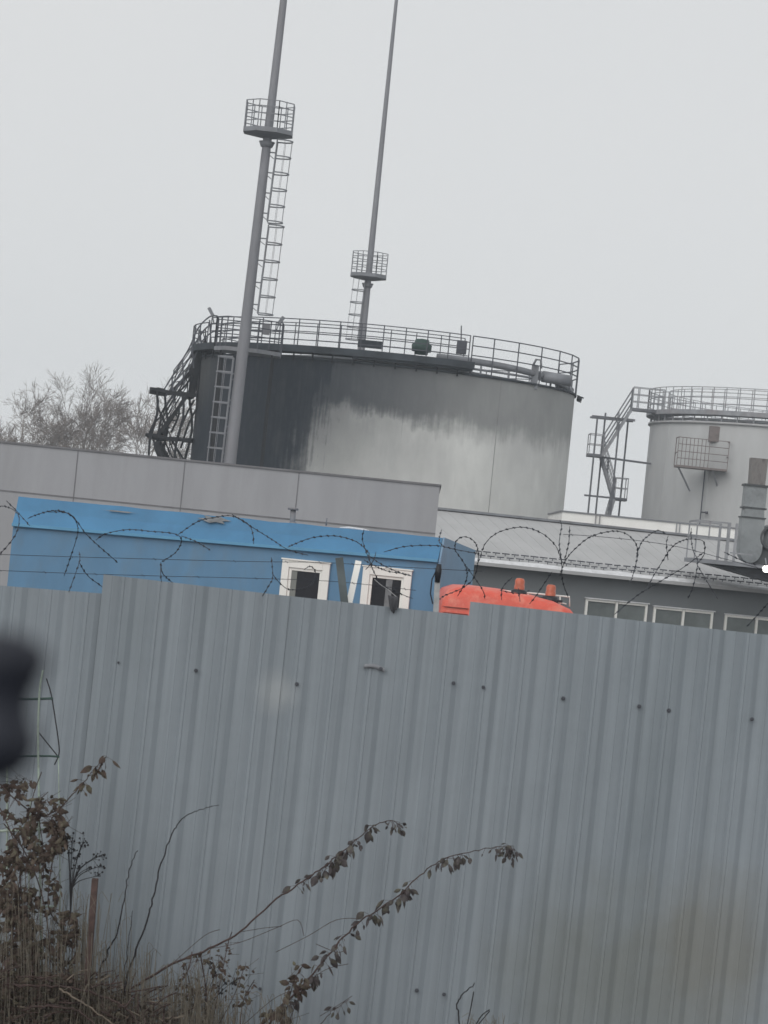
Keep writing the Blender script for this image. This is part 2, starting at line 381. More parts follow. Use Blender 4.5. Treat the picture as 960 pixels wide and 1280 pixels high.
# ------------------------------------------------------------------ razor wire
def smooth(pts, k=6):
    out = []; n = len(pts)
    for i in range(n-1):
        p0 = pts[max(i-1, 0)]; p1 = pts[i]; p2 = pts[i+1]; p3 = pts[min(i+2, n-1)]
        for j in range(k):
            t = j/k; out.append(.5*((2*p1)+(p2-p0)*t+(2*p0-5*p1+4*p2-p3)*t*t+(3*p1-p0-3*p2+p3)*t*t*t))
    out.append(pts[-1]); return out
coils = [
 [(-30,650),(-14,636),(0,632.7),(10,634),(20,640),(24,650),(20,667),(7,685),(-8,700),(-20,715)],
 [(8,626),(20,638),(37,657)], [(35,648),(50,642),(70,638),(85,642),(95,652),(97,667),(88,697),(80,720)],
 [(62,640),(88,643),(110,670),(147,703)],
 [(86,740),(99,703),(99,690)],[(99,703),(110,720),(127,733),(140,745)],
 [(120,675),(133,667),(160,662),(187,664),(217,667),(227,675),(220,690),(203,702)],
 [(227,670),(245,677),(262,687)],
 [(203,735),(201,720),(201,703)],[(201,703),(203,716),(214,727),(225,735)],
 [(223,668),(247,652),(267,647),(290,645),(310,655),(316,667),(317,680)],
 [(290,643),(320,662),(341,675),(360,687),(385,694)],
 [(339,697),(341,721),(336,732),(328,745)], [(341,718),(350,729),(362,737),(382,735),(392,726),(394,714),(388,708),(380,712)],
 [(360,684),(366,681),(391,672),(420,670),(445,677),(460,690),(462,700),(466,712)],
 [(455,662),(453,675),(460,696)], [(455,700),(470,708),(485,714),(512,718)], [(460,694),(478,706),(500,716),(514,720)],
 [(457,712),(466,702),(470,690)],
 [(460,696),(470,720),(480,733),(500,742),(515,748)],
 [(480,690),(507,683),(545,682),(570,687),(598,692)],
 [(552,662),(549,676),(556,684)],
 [(569,690),(570,677),(580,671),(593,677),(598,694),(593,721),(578,735),(557,744),(545,752)],
 [(569,688),(582,708),(583,725),(572,745)], [(583,708),(603,737),(606,748)],
 [(596,705),(599,700),(607,679),(624,665),(653,659),(678,667),(695,683),(702,702)],
 [(700,650),(702,658),(699,679),(702,702),(703,725),(710,746)],
 [(640,722),(628,735),(627,750)],[(625,738),(650,742),(662,738)],[(690,715),(672,742),(662,755)],[(648,735),(650,752)],
 [(700,720),(706,702),(718,687),(738,671),(765,664),(782,667),(794,678),(797,693),(792,716),(788,728)],
 [(712,658),(711,678),(706,699)],
 [(795,697),(802,678),(814,667),(823,663),(832,667)],
 [(808,738),(814,725),(826,705),(840,684),(855,675),(870,674),(880,678),(880,693),(872,704)],
 [(864,660),(864,674),(867,690),(872,702),(867,731),(860,748)],
 [(872,707),(887,732),(897,748)],[(835,700),(833,680),(835,670)],
 [(960,754),(934,783)],[(768,768),(800,742),(850,712),(880,690)],[(905,690),(940,705),(985,710),(1000,740)],
]
zc = P(480, 690, FY+.05)
W = thing('razor_wire', (0, FY+.1, 2.6), 'tangled dark coil of razor wire looping along the top of the grey fence', 'razor wire')
s = MB(); sb = MB()
for ci, c in enumerate(coils):
    ph = ci*1.3
    pts = [P(x, y, FY+.12+.16*math.sin(ph+i*.75)) for i, (x, y) in enumerate(c)]
    pts = smooth(pts, 7); s.tube(pts, .0021, 5)
    # blades every few centimetres
    acc = 0; L_ = 0
    for a, b in zip(pts[:-1], pts[1:]):
        seg = (b-a).length; acc += seg
        if acc > .034:
            acc = 0; t = (b-a).normalized()
            nrm = t.cross(Vector((rnd.uniform(-1, 1), -1, rnd.uniform(-1, 1)))).normalized(); q = (a+b)/2
            sb.add([q-t*.0125, q+nrm*.007+t*.005, q+t*.0125, q-nrm*.007-t*.005], [(0, 1, 2, 3)])
s.build('coil', m_wire, W); bo = sb.build('barbs', m_wire, W); bo['kind'] = 'stuff'
sl = bo.modifiers.new('t', 'SOLIDIFY'); sl.thickness = .002
for (lab, pts, mm) in (
    ('thin barbed wire strung level across the blue cabin just under its bright eave', [(-20,691),(0,693),(160,698),(320,702),(400,703),(470,707),(560,712),(603,714)], m_wire),
    ('lower thin wire strung across the blue cabin below the level wire', [(-20,711),(0,713),(100,717),(200,720),(320,723),(420,727),(520,738)], m_wire),
    ('pale beaded wire hanging in a slanting line before the right window', [(468,724),(476,731),(485,737),(492,743),(497,747)], m_wirelt),
    ('long sagging wire crossing the grey hall roof to the right frame edge', [(704,668),(740,670),(800,676),(850,684),(900,697),(970,716)], m_wire)):
    p3 = smooth([P(x, y, FY+.06) for x, y in pts], 5); s = MB(); s.tube(p3, .0016 if mm is m_wire else .002, 4)
    for i in range(2, len(p3)-1, 3):
        q = p3[i]; s.tube([q+Vector((-.008, 0, .006)), q+Vector((.008, 0, -.006))], .0016, 4)
    tag(s.build('barbed_wire', mm), lab, 'barbed wire')

# ------------------------------------------------------------------ generic frame for yawed boxes
def axes(deg):
    a = R(deg); return Vector((math.cos(a), math.sin(a), 0)), Vector((-math.sin(a), math.cos(a), 0))
# ------------------------------------------------------------------ grey panel building
def grey_block():
    U, D = axes(-.9); c = P(550, 608, 54); zt = c.z; c.z = 0
    n = -D
    L_ = 13.0; T = thing('grey_block_building', c-U*L_/2, 'plain grey panel block with flat roof behind the blue cabin', 'building')
    s = MB(); a = c; b = c-U*L_
    s.extrude([a, b, b+D*7, a+D*7], (0, 0, zt)); s.build('wall', m_concrete, T)
    s = MB()
    e = .012
    for p, q in ((a+U*e-D*e, b-U*e-D*e), (b-U*e-D*e, b-U*e+D*(7+e)), (b-U*e+D*(7+e), a+U*e+D*(7+e)), (a+U*e+D*(7+e), a+U*e-D*e)):
        s.bar(p+Vector((0, 0, zt+.02)), q+Vector((0, 0, zt+.02)), .03, .04)
    s.build('coping', m_joint, T)
    s = MB()
    for px in (-55, 93, 228, 372):
        q = hit(px, 610, c, n)-D*.004
        s.box((q.x, q.y, zt/2), (.016, .012, zt-.02), R(-.9))
    q = hit(2, 613, c, n)
    s.bar(b-D*.004+Vector((0, 0, q.z)), a-D*.004+Vector((0, 0, q.z)), .012, .028)
    build_each(s, 'panel_joint', m_joint, T)
    s = MB(); s.extrude([a-D*.02+Vector((0,0,zt+.001)), b-D*.02+Vector((0,0,zt+.001)), b+D*6.9+Vector((0,0,zt+.001)), a+D*6.9+Vector((0,0,zt+.001))], (0,0,.02)); s.build('roof', m_roofm, T)
    return T
grey_block()

# ------------------------------------------------------------------ blue cabin
def cabin():
    U, D = axes(-14); c = P(548, 702, 42); n = -D
    zf = c.z                               # bottom of the bright fascia at the right front corner
    pl = hit(12, 702, Vector((c.x, c.y, 0)), n)
    left = Vector((pl.x, pl.y, 0)); c = Vector((c.x, c.y, 0)); Lf = (c-left).length
    ztop = P(548, 672, 42.2).z
    T = thing('blue_cabin', (c+left)/2, 'long blue site cabin with bright blue eave and two white windows', 'cabin')
    W_ = 2.5
    s = MB(); s.extrude([c, left, left+D*W_, c+D*W_], (0, 0, zf)); s.build('wall', m_bluewall, T)
    # right end wall is paler: thin cladding skin
    s = MB(); g = .006
    a = c+U*g; b = c+D*(W_)+U*g
    s.add([a, b, b+Vector((0, 0, ztop-.13)), a+D*.12+Vector((0, 0, ztop+.01)), a-D*.02+Vector((0, 0, zf))], [(0, 1, 2, 3, 4)])
    o = s.build('end_cladding', m_blueend, T); so = o.modifiers.new('t', 'SOLIDIFY'); so.thickness = .03; so.offset = 1
    # bright mansard eave: slopes back
    zz = Vector((0, 0, 1)); set_ = .10; ov = .05
    segs = 40; v = []
    for i in range(segs+1):
        t = i/segs; p = left+(c-left)*t
        w1 = .012*noise.noise(Vector((t*9, 0, 2))); w2 = .014*noise.noise(Vector((t*14, 3, 2)))
        zf_ = zf-.10*(1-t)
        v += [p-D*ov+zz*(zf_-.02+w1*.6), p-D*ov+zz*(zf_+.03+w1*.6), p+D*(set_*.5)+zz*((zf_+ztop)/2+.01+w1), p+D*set_+zz*(ztop+w2), p+D*(W_+.03)+zz*(ztop-.15), p+D*(W_+.03)+zz*(zf-.02)]
    s = MB().add(v, [(6*i+j, 6*i+6+j, 6*i+7+j, 6*i+1+j) for i in range(segs) for j in range(5)])
    s.add([v[k] for k in range(6)], [(0, 1, 2, 3, 4, 5)]); s.add(v[-6:], [(5, 4, 3, 2, 1, 0)])
    rf = s.build('roof', m_blueroof, T)
    s = MB(); s.bar(left-D*(ov+.012)+zz*(zf-.088), c-D*(ov+.012)+zz*(zf+.012), .02, .045); s.build('eave_strip', m_bluetrim, rf)
    # bare patch on the eave
    pn = (-D*1.0+zz*.75).normalized()
    for (px, py, w, h, k) in ((268, 650, .46, .13, 7), (150, 640, .5, .03, 8), (555, 680, .12, .22, 9)):
        q = hit(px, py, left+D*set_*.75+zz*(ztop-.06), pn)
        s = MB(); n_ = 14; vv = [q+Vector((0, 0, 0))]
        ax = U; ay = pn.cross(U).normalized()
        if ay.z < 0: ay = -ay
        for i in range(n_):
            g2 = 2*math.pi*i/n_; rr = 1+.35*math.sin(i*2.7+k)
            vv.append(q+ax*w/2*rr*math.cos(g2)+ay*h/2*rr*math.sin(g2))
        off = pn*.012
        vv = [x+off for x in vv]
        if px != 555:
            s.add(vv, [(0, i+1, (i+1) % n_+1) for i in range(n_)]); s.build('bare_patch', m_patch, rf)
    # chimney pipe
    q = hit(366, 655, left+D*.35+zz*ztop, -D); q2 = hit(366.5, 636, left+D*.35+zz*ztop, -D)
    s = MB(); s.tube([q-zz*.1, q2], .045, 12); s.tube([q2-zz*.02, q2+zz*.015], .085, 12); s.tube([q+zz*.0, q+zz*.03], .06, 12); s.build('flue_pipe', m_steel, rf)
    q = hit(408, 653, left+D*.35+zz*ztop, -D); s = MB(); s.tube([q-zz*.05, q+zz*.07], .012, 8); s.build('vent_stub', m_steel, rf)
    # snow lip on top
    q = hit(440, 661, left+D*.35+zz*ztop, -D); s = MB(); s.tube([q-U*.2+zz*.0, q-U*.05+zz*.012, q+U*.18+zz*.004, q+U*.28], [.008, .02, .018, .006], 8); s.build('snow_lip', m_snow, rf)
    # windows
    for (px, wd, py, cur) in ((384, 61, 702, -1), (485.5, 62, 711, 1)):
        q = hit(px, py, c, n); w = wd/F*q.y*1.015; h = 1.15; cx = q-zz*h/2
        fr = MB(); fw_ = .115
        def bx(o_, cx_, cz_, wx, wz, dep, ly):
            o_.frame_box(cx+U*cx_+zz*cz_-D*ly, U*wx/2, D*dep/2, zz*wz/2)
        bx(fr, -(w/2-fw_/2), 0, fw_, h, .05, .03); bx(fr, (w/2-fw_/2), 0, fw_, h, .05, .03)
        bx(fr, 0, h/2-fw_/2, w-2*fw_, fw_, .05, .03); bx(fr, 0, -h/2+fw_/2, w-2*fw_, fw_, .05, .03)
        wo = fr.build('window', m_white, T, bev=.006)
        sh = MB(); iw = w-2*fw_-.0; ih = h-2*fw_
        for sx in (-1, 1): bx(sh, sx*(iw/2-.022), 0, .044, ih, .03, .012)
        for sz in (-1, 1): bx(sh, 0, sz*(ih/2-.022), iw-.088, .044, .03, .012)
        sh.build('sash', m_white, wo, bev=.004)
        gl = MB(); bx(gl, 0, 0, iw-.07, ih-.07, .006, .006); gl.build('pane', m_glass, wo)
        cu = MB(); k = 10
        if cur < 0: bx(cu, -(iw/2-.09), 0, .09, ih-.1, .004, .014)
        else: bx(cu, .04, 0, .10, ih-.1, .004, .014)
        cu.build('curtain', m_curtain if cur < 0 else m_patch, wo)
        rs = MB(); bx(rs, 0, h/2+.012, w+.03, .022, .075, .035); rs.build('drip_cap', m_white, wo)
    return T
cabin()

# ------------------------------------------------------------------ orange vehicle behind the fence
def truck():
    Y0 = 37.5
    a = P(549, 760, Y0); b = P(714, 760, Y0); zt = P(600, 735, Y0).z
    xl, xr = a.x, b.x+.2; w = xr-xl; cx = (xl+xr)/2
    T = thing('orange_vehicle', (cx, Y0+2.3, 0), 'orange vehicle with rounded roof and two amber beacons behind the fence', 'vehicle')
    # section across the vehicle (x,z): broad rounded shoulders, falling to the right
    def sec(w_, z1, f):
        pts = []
        key = [(0, .55), (0, 1.5), (.01, z1-.35), (.02, z1-.17), (.055, z1-.07), (.12, z1-.015), (.25, z1), (.45, z1-.01), (.62, z1-.035), (.78, z1-.085), (.9, z1-.17), (.975, z1-.32), (1, z1-.55), (1, .55)]
        return [(xl+w_*k, z) for k, z in key]
    st = [(0, -.14), (.06, -.05), (.2, 0), (1.5, .01), (3.2, 0), (4.3, -.02), (4.5, -.1)]
    vs = []; n = 14
    for (dy, dz) in st:
        for (x, z) in sec(w, zt+dz, 0):
            ins = .05 if dy in (0, 4.5) else 0
            vs.append((x+(cx-x)*ins, Y0+dy, z))
    fs = [(i*n+j, i*n+(j+1) % n, (i+1)*n+(j+1) % n, (i+1)*n+j) for i in range(len(st)-1) for j in range(n)]
    fs += [tuple(range(n-1, -1, -1)), tuple((len(st)-1)*n+j for j in range(n))]
    body = MB().add(vs, fs, True).build('body', m_orange, T)
    s = MB()
    for z in (.14, .22):
        s.box((xl+.22, Y0-.012, zt-.16-z), (.36, .02, .008))
    build_each(s, 'louvre', m_amberd, T)
    s = MB(); s.frame_box((cx+.05, Y0-.01, 1.75), Vector((w*.38, 0, 0)), Vector((0, .015, 0)), Vector((0, 0, .3))); s.build('windscreen', m_glass, T)
    s = MB(); s.box((cx, Y0-.06, .55), (w*.98, .14, .22)); s.build('bumper', m_black, T, bev=.02)
    for sx in (-1, 1):
        s = MB(); s.lathe((0, 0, 0), [(0, -.02), (.1, -.02), (.1, .02), (0, .02)], 16)
        s.warp(lambda v: Vector((cx+sx*w*.38+v.x, Y0-.03+v.z, .85+v.y))); s.build('headlight', m_white, T)
    for yy in (Y0+.8, Y0+3.6):
        for sx in (-1, 1):
            def wv(v, sx=sx, yy=yy): return Vector((cx+sx*(w/2-.14)+v.z, yy+v.x, .42+v.y))
            s = MB(); s.lathe((0, 0, 0), [(.22, -.11), (.38, -.12), (.42, -.07), (.42, .07), (.38, .12), (.22, .11)], 24); s.warp(wv)
            wh = s.build('wheel', m_black, T)
            s = MB(); s.lathe((0, 0, 0), [(0, -.06), (.1, -.09), (.22, -.1), (.22, .1), (.1, .09), (0, .06)], 20); s.warp(wv); s.build('rim', m_steel, wh)
    # light bar, beacons
    s = MB(); p1 = P(630, 741, Y0+.5); p2 = P(703, 752, Y0+.5)
    s.bar(p1, p2, .05, .035); s.build('roof_bar', m_black, T)
    s = MB(); p1 = P(600, 737, Y0+.7); p2 = P(712, 746, Y0+.7); p3 = P(712, 758, Y0+.7)
    s.tube([p1, P(650, 740, Y0+.7), p2, p3], .012, 6); s.tube([P(690, 751, Y0+.6), P(708, 755, Y0+.6)], .01, 6)
    for px in (620, 660, 700): s.tube([P(px, 739+(px-620)*.08, Y0+.7), P(px, 760, Y0+.7)], .01, 6)
    s.build('roof_rack', m_white, T)
    for px, py in ((649, 741), (688, 749)):
        q = P(px-.5, py, Y0+.5)
        s = MB(); s.lathe(q-Vector((0, 0, .03)), [(0, -.05), (.12, -.05), (.11, .06), (.075, .078), (0, .078)], 20); bb = s.build('beacon', m_black, T)
        s = MB(); s.lathe(q+Vector((0, 0, .046)), [(.074, 0), (.072, .06), (.066, .062), (.07, .12), (.05, .155), (0, .16)], 20); s.build('lens', m_amber, bb)
    return T
truck()

# ------------------------------------------------------------------ long hall on the right
HU, HD = axes(20)
def hall():
    c = P(549, 700, 78); zE = 3.02; c.z = 0
    a = c-HU*3.0; b = c+HU*24
    T = thing('long_hall', c+HU*10, 'long low hall with pale grey sheet roof and dark wall right of the blue cabin', 'building')
    zz = Vector((0, 0, 1)); depth = 9.0; rb = 4.5
    pr = P(549, 636.5, 78+rb*math.cos(R(20))+.0); zR = pr.z
    s = MB(); s.extrude([a, b, b+HD*depth, a+HD*depth], (0, 0, zE-.02)); s.build('wall', m_hallwall, T)
    # roof with standing seams
    s = MB(); ov = .35; ze = zE-.02
    prof = [(-ov, ze-.03), (-ov, ze+.05), (rb, zR), (depth+ov, ze+.05), (depth+ov, ze-.03), (rb, zR-.08)]
    s.extrude([a-HU*.3+HD*y+zz*z for y, z in prof], (b-a)+HU*.3)
    rf = s.build('roof', m_roofm, T)
    s = MB(); k = 0; x = .2; Ln = (b-a).length
    sl = Vector((0, 0, 0))
    while x < Ln:
        p = a+HU*x-HD*ov+zz*(ze+.052); q = a+HU*x+HD*rb+zz*(zR+.003)
        s.bar(p, q, .03, .008); x += .42
    s.build('roof_seams', m_roofm, rf)
    s = MB(); s.bar(a+HD*rb+zz*(zR+.03), b+HD*rb+zz*(zR+.03), .30, .07); s.build('ridge_cap', m_steel, rf)
    s = MB(); s.bar(a-HD*(ov+.08)+zz*(ze+.0), b-HD*(ov+.08)+zz*(ze+.0), .13, .10); s.build('gutter', m_roofm, rf)
    # two snow-guard rails with little brackets
    for dy in (.05, .42):
        s = MB(); t = (dy+ov)/(rb+ov); z0 = ze+.05+(zR-ze-.05)*t
        x = 0
        while x < Ln-.3:
            o1 = .05*noise.noise(Vector((x*2, dy*9, 0)))
            s.bar(a+HU*x+HD*(dy)+zz*(z0+.07+o1*.3), a+HU*(x+.23+o1)+HD*(dy)+zz*(z0+.07), .03, .035)
            s.bar(a+HU*(x+.1)+HD*dy+zz*z0, a+HU*(x+.1)+HD*dy+zz*(z0+.08), .02, .02); x += .30
        s.build('snow_guard', m_rail, rf)
    # snow clinging on the lower roof edge
    s = MB(); v = []; n_ = 300
    for i in range(n_+1):
        x = i*Ln/n_; w = .30+.22*noise.noise(Vector((x*1.1, 0, 7)))+.06*noise.noise(Vector((x*4, 2, 7)))
        for (f, h) in ((-.04, 0), (.0, .05), (w*.6, .05), (w, .0)):
            y = -ov+f; t = (y+ov)/(rb+ov); v.append(a+HU*x+HD*y+zz*(ze+.055+(zR-ze-.05)*t+h))
    s.add(v, [(4*i+j, 4*i+4+j, 4*i+5+j, 4*i+1+j) for i in range(n_) for j in range(3)], True); s.build('snow_edge', m_snow, rf)
    # windows
    n = -HD
    for (pl, pr_, py) in ((732, 809, 748), (817, 891, 758), (906, 985, 768)):
        q1 = hit(pl, py, c, n); q2 = hit(pr_, py+7.5, c, n); z1 = q1.z; h = .95
        L0 = (q2-q1); L0.z = 0; w = L0.length; mid = (q1+q2)/2; mid.z = z1-h/2
        s = MB(); t = .065
        for xx in (-w/2+t/2, 0, w/2-t/2): s.frame_box(mid+HU*xx+HD*-.02, HU*t/2, HD*.04, zz*h/2)
        for xx in (-w/4, w/4):
            ww = w/2-1.5*t
            for sz in (-1, 1): s.frame_box(mid+HU*xx-HD*.02+zz*sz*(h/2-t/2), HU*(ww/2), HD*.04, zz*t/2)
        wo = s.build('window', m_white, T)
        for xx in (-w/4, w/4):
            s = MB(); s.frame_box(mid+HU*xx-HD*.004, HU*(w/4-t*.7), HD*.003, zz*(h/2-t)); s.build('pane', m_glass2, wo)
        s = MB(); s.frame_box(mid+zz*(h/2+.02)-HD*.05, HU*(w/2+.03), HD*.07, zz*.016); s.build('lintel_strip', m_snow, wo)
    return T, c, ze, zR, rb, ov
hallT, hc, hze, hzR, hrb, hov = hall()
# pale parapet building behind the ridge
def white_building():
    Y0 = 98; a = P(703, 640, Y0); b = P(1100, 682, Y0); zt = (a.z+b.z)/2+.05
    T = thing('white_building', ((a.x+b.x)/2, Y0+4, 0), 'low white building whose parapet shows above the grey roof ridge', 'building')
    s = MB(); s.box(((a.x+b.x)/2, Y0+4, zt/2), (b.x-a.x, 8, zt)); s.build('wall', m_parapet, T)
    s = MB(); s.box(((a.x+b.x)/2, Y0+4, zt+.02), (b.x-a.x+.1, 8.1, .05)); s.build('coping', m_steel, T)
    s = MB()
    for px in (743, 748, 845, 849):
        q = P(px, 665, Y0-.04); s.box((q.x, Y0-.03, zt/2), (.035, .05, zt-.02))
    build_each(s, 'downpipe', m_rail2, T)
    return T
white_building()

# roof platform with railing and the extraction fan unit
def roof_platform():
    Y0 = 79.0; zz = Vector((0, 0, 1))
    a = P(866, 697, Y0); zs = a.z; xr = a.x+4.2
    T = thing('roof_platform', (a.x+2, Y0+1.1, zs-1.1), 'steel platform with railing jutting over the grey roof at the right', 'platform')
    s = MB(); s.box(((a.x+xr)/2, Y0+1.1, zs-.06), (xr-a.x, 2.2, .12)); s.build('deck', m_steel, T)
    s = MB(); s.extrude([Vector((a.x+.45, Y0+.25, zs-.13)), Vector((xr, Y0+.25, zs-.13)), Vector((xr, Y0+.25, zs-.75)), Vector((a.x+2.0, Y0+.25, zs-.42))], (0, 1.6, 0)); s.build('under_shadow', m_black, T)  # solid black wedge stands in for the shadow below the deck
    s = MB(); w = .04; x0 = a.x+.05; x1 = P(908, 697, Y0).x
    for y in (Y0+.05, Y0+2.1):
        s.bar((x0, y, zs), (x0, y, zs+1.1), w); s.bar((x0, y, zs+1.1), (x1, y, zs+1.1), w); s.bar((x0, y, zs+.62), (x1, y, zs+.62), w)
    s.bar((x0, Y0+.05, zs+1.1), (x0, Y0+2.1, zs+1.1), w)
    s.bar(((x0+x1)/2-.1, Y0+.05, zs+.62), ((x0+x1)/2-.1, Y0+.05, zs+1.1), w)
    s.bar((x1, Y0+.05, zs), (x1, Y0+.05, zs+1.12), .09); s.bar((x1+.22, Y0+.05, zs), (x1+.22, Y0+.05, zs+1.12), .07)
    s.bar((x1, Y0+2.1, zs), (x1, Y0+2.1, zs+1.12), .07)
    s.bar((x1+.1, Y0+.05, zs+.25), (x1+.75, Y0+.05, zs+.25), .04)
    s.build('railing', m_rail2, T)
    # fan unit stands on the deck
    V = thing('extraction_fan', (P(940, 697, Y0).x, Y0+1.1, zs), 'big grey extraction fan with round housing and rusty stack on the roof platform', 'fan unit')
    q = P(937, 665, Y0+.9); yc = Y0+1.1
    x0 = P(923, 680, yc).x; x1 = P(951, 680, yc).x; ztb = P(924, 646, yc).z; zb = zs
    s = MB(); r_ = (x1-x0)/2+.05; cx = (x0+x1)/2
    # snail housing: rectangular upper, rounded lower
    pr = [(x0, ztb)]; 
    for k in range(13):
        g = math.pi+math.pi*k/12; pr.append((cx+(x1-x0)/2*math.cos(g), zb+.42+(.40)*math.sin(g)))
    pr += [(x1, ztb)]
    s.extrude([Vector((x, yc-.4, z)) for x, z in pr], (0, .8, 0)); hs = s.build('fan_housing', m_duct, V, bev=.015)
    s = MB(); s.box((cx, yc, ztb+.01), (x1-x0+.06, .86, .04)); s.build('flange', m_ductdark, hs)
    # round inlet facing the camera on the right
    q = P(964, 672, yc); ri = .38
    s = MB(); s.lathe((0, 0, 0), [(0, .0), (ri-.08, .0), (ri-.07, .22), (ri, .24), (ri, .30), (ri-.06, .31), (ri-.1, .26)], 32)
    s.warp(lambda v: Vector((q.x+v.x, yc-.1-v.z, q.z-.02+v.y))); s.build('inlet_ring', m_ductdark, hs)
    s = MB(); s.lathe((0, 0, 0), [(0, 0), (ri+.02, 0), (ri+.02, .6), (0, .6)], 32); s.warp(lambda v: Vector((q.x+v.x, yc+.45-v.z, q.z-.02+v.y))); s.build('motor_drum', m_duct, hs)
    s = MB(); s.box((q.x-.1, yc, (zb+q.z-.35)/2+.02), (.9, .5, max(.1, q.z-.35-zb)+.1)); s.build('motor_stand', m_ductdark, V)
    # tapered transition, box, stack
    x2 = P(929, 625, yc).x; x3 = P(956, 625, yc).x; z1 = P(930, 634, yc).z; z2 = P(930, 606, yc).z; c2 = (x2+x3)/2; wb = (x3-x2)
    v = []
    for (cx_, w_, z) in ((cx, .62, ztb+.03), (c2, wb*.9, z1-.02)):
        for sx, sy in ((-1, -1), (1, -1), (1, 1), (-1, 1)): v.append((cx_+sx*w_/2, yc+sy*.33, z))
    s = MB().add(v, [(0, 1, 5, 4), (1, 2, 6, 5), (2, 3, 7, 6), (3, 0, 4, 7)]); s.build('transition', m_duct, V)
    s = MB(); s.box((c2, yc, (z1+z2)/2), (wb, .62, z2-z1)); bx_ = s.build('duct_box', m_duct, V, bev=.01)
    s = MB(); s.box((c2, yc, z1-.005), (wb+.07, .7, .05)); s.box((c2, yc, z2+.005), (wb+.09, .72, .06)); build_each(s, 'flange', m_ductdark, bx_)
    z3 = P(946, 573, yc).z; c3 = P(947, 590, yc).x; v = []
    ws = P(958, 590, yc).x-P(937, 590, yc).x
    for (w_, z) in ((ws*.92, z2+.036), (ws*.95, (z2+z3)/2), (ws, z3)):
        for sx, sy in ((-1, -1), (1, -1), (1, 1), (-1, 1)): v.append((c3+sx*w_/2, yc+sy*.25, z))
    fs = [(4*k+a_, 4*k+(a_+1) % 4, 4*k+4+(a_+1) % 4, 4*k+4+a_) for k in range(2) for a_ in range(4)]
    s = MB().add(v, fs); st = s.build('stack', m_stack, V); so = st.modifiers.new('t', 'SOLIDIFY'); so.thickness = .02
    # lamp
    q = P(958, 711, Y0-.05)
    Lm = thing('floodlight', q, 'small glowing white lamp under the roof platform at the right edge', 'lamp')
    s = MB(); s.box(q+Vector((0, .1, 0)), (.20, .12, .24)); s.build('lamp_body', m_ductdark, Lm, bev=.02)
    s = MB(); s.lathe((0, 0, 0), [(0, .03), (.08, .02), (.11, 0), (.11, -.03), (0, -.03)], 24); s.warp(lambda v: Vector((q.x+v.x, q.y-v.z, q.z+v.y))); s.build('lamp_glass', m_lamp, Lm)
    s = MB(); s.bar(q+Vector((0, .1, .1)), q+Vector((0, .4, .30)), .03); s.build('lamp_arm', m_steel, Lm)
roof_platform()

# ------------------------------------------------------------------ railings
def rail(mb, pts, h=1.1, rails=(1.1, .75, .4), w=.045, post_every=None):
    for p in pts: mb.bar(p, p+Vector((0, 0, h)), w)
    for r_ in rails:
        for p, q in zip(pts[:-1], pts[1:]): mb.bar(p+Vector((0, 0, r_)), q+Vector((0, 0, r_)), w*.85)
def circ(c, r_, a, z): return Vector((c.x+r_*math.sin(R(a)), c.y-r_*math.cos(R(a)), z))

def stair(T, p, q, width, m1, m2, warp=None, hand=True):
    """one flight from p (low) to q (high) along x, width along +y"""
    s = MB(); wv = Vector((0, width, 0)); up = Vector((0, 0, 1))
    for o_ in (Vector((0, 0, 0)), wv): s.bar(p+o_, q+o_, .05, .13)
    n = max(3, int((q.z-p.z)/.3))
    for i in range(n):
        t = (i+.5)/n; c = p+(q-p)*t+wv/2; s.box(c, (.2, width-.06, .025))
    if warp: s.warp(warp)
    s.build('stair_flight', m1, T)
    if hand:
        s = MB()
        for o_ in (Vector((0, 0, 0)), wv):
            for r_ in (1.05, .7, .35): s.bar(p+o_+up*r_, q+o_+up*r_, .035)
            for t in (0.02, .5, .98): s.bar(p+(q-p)*t+o_, p+(q-p)*t+o_+up*1.05, .04)
        if warp: s.warp(warp)
        s.build('stair_railing', m2, T)

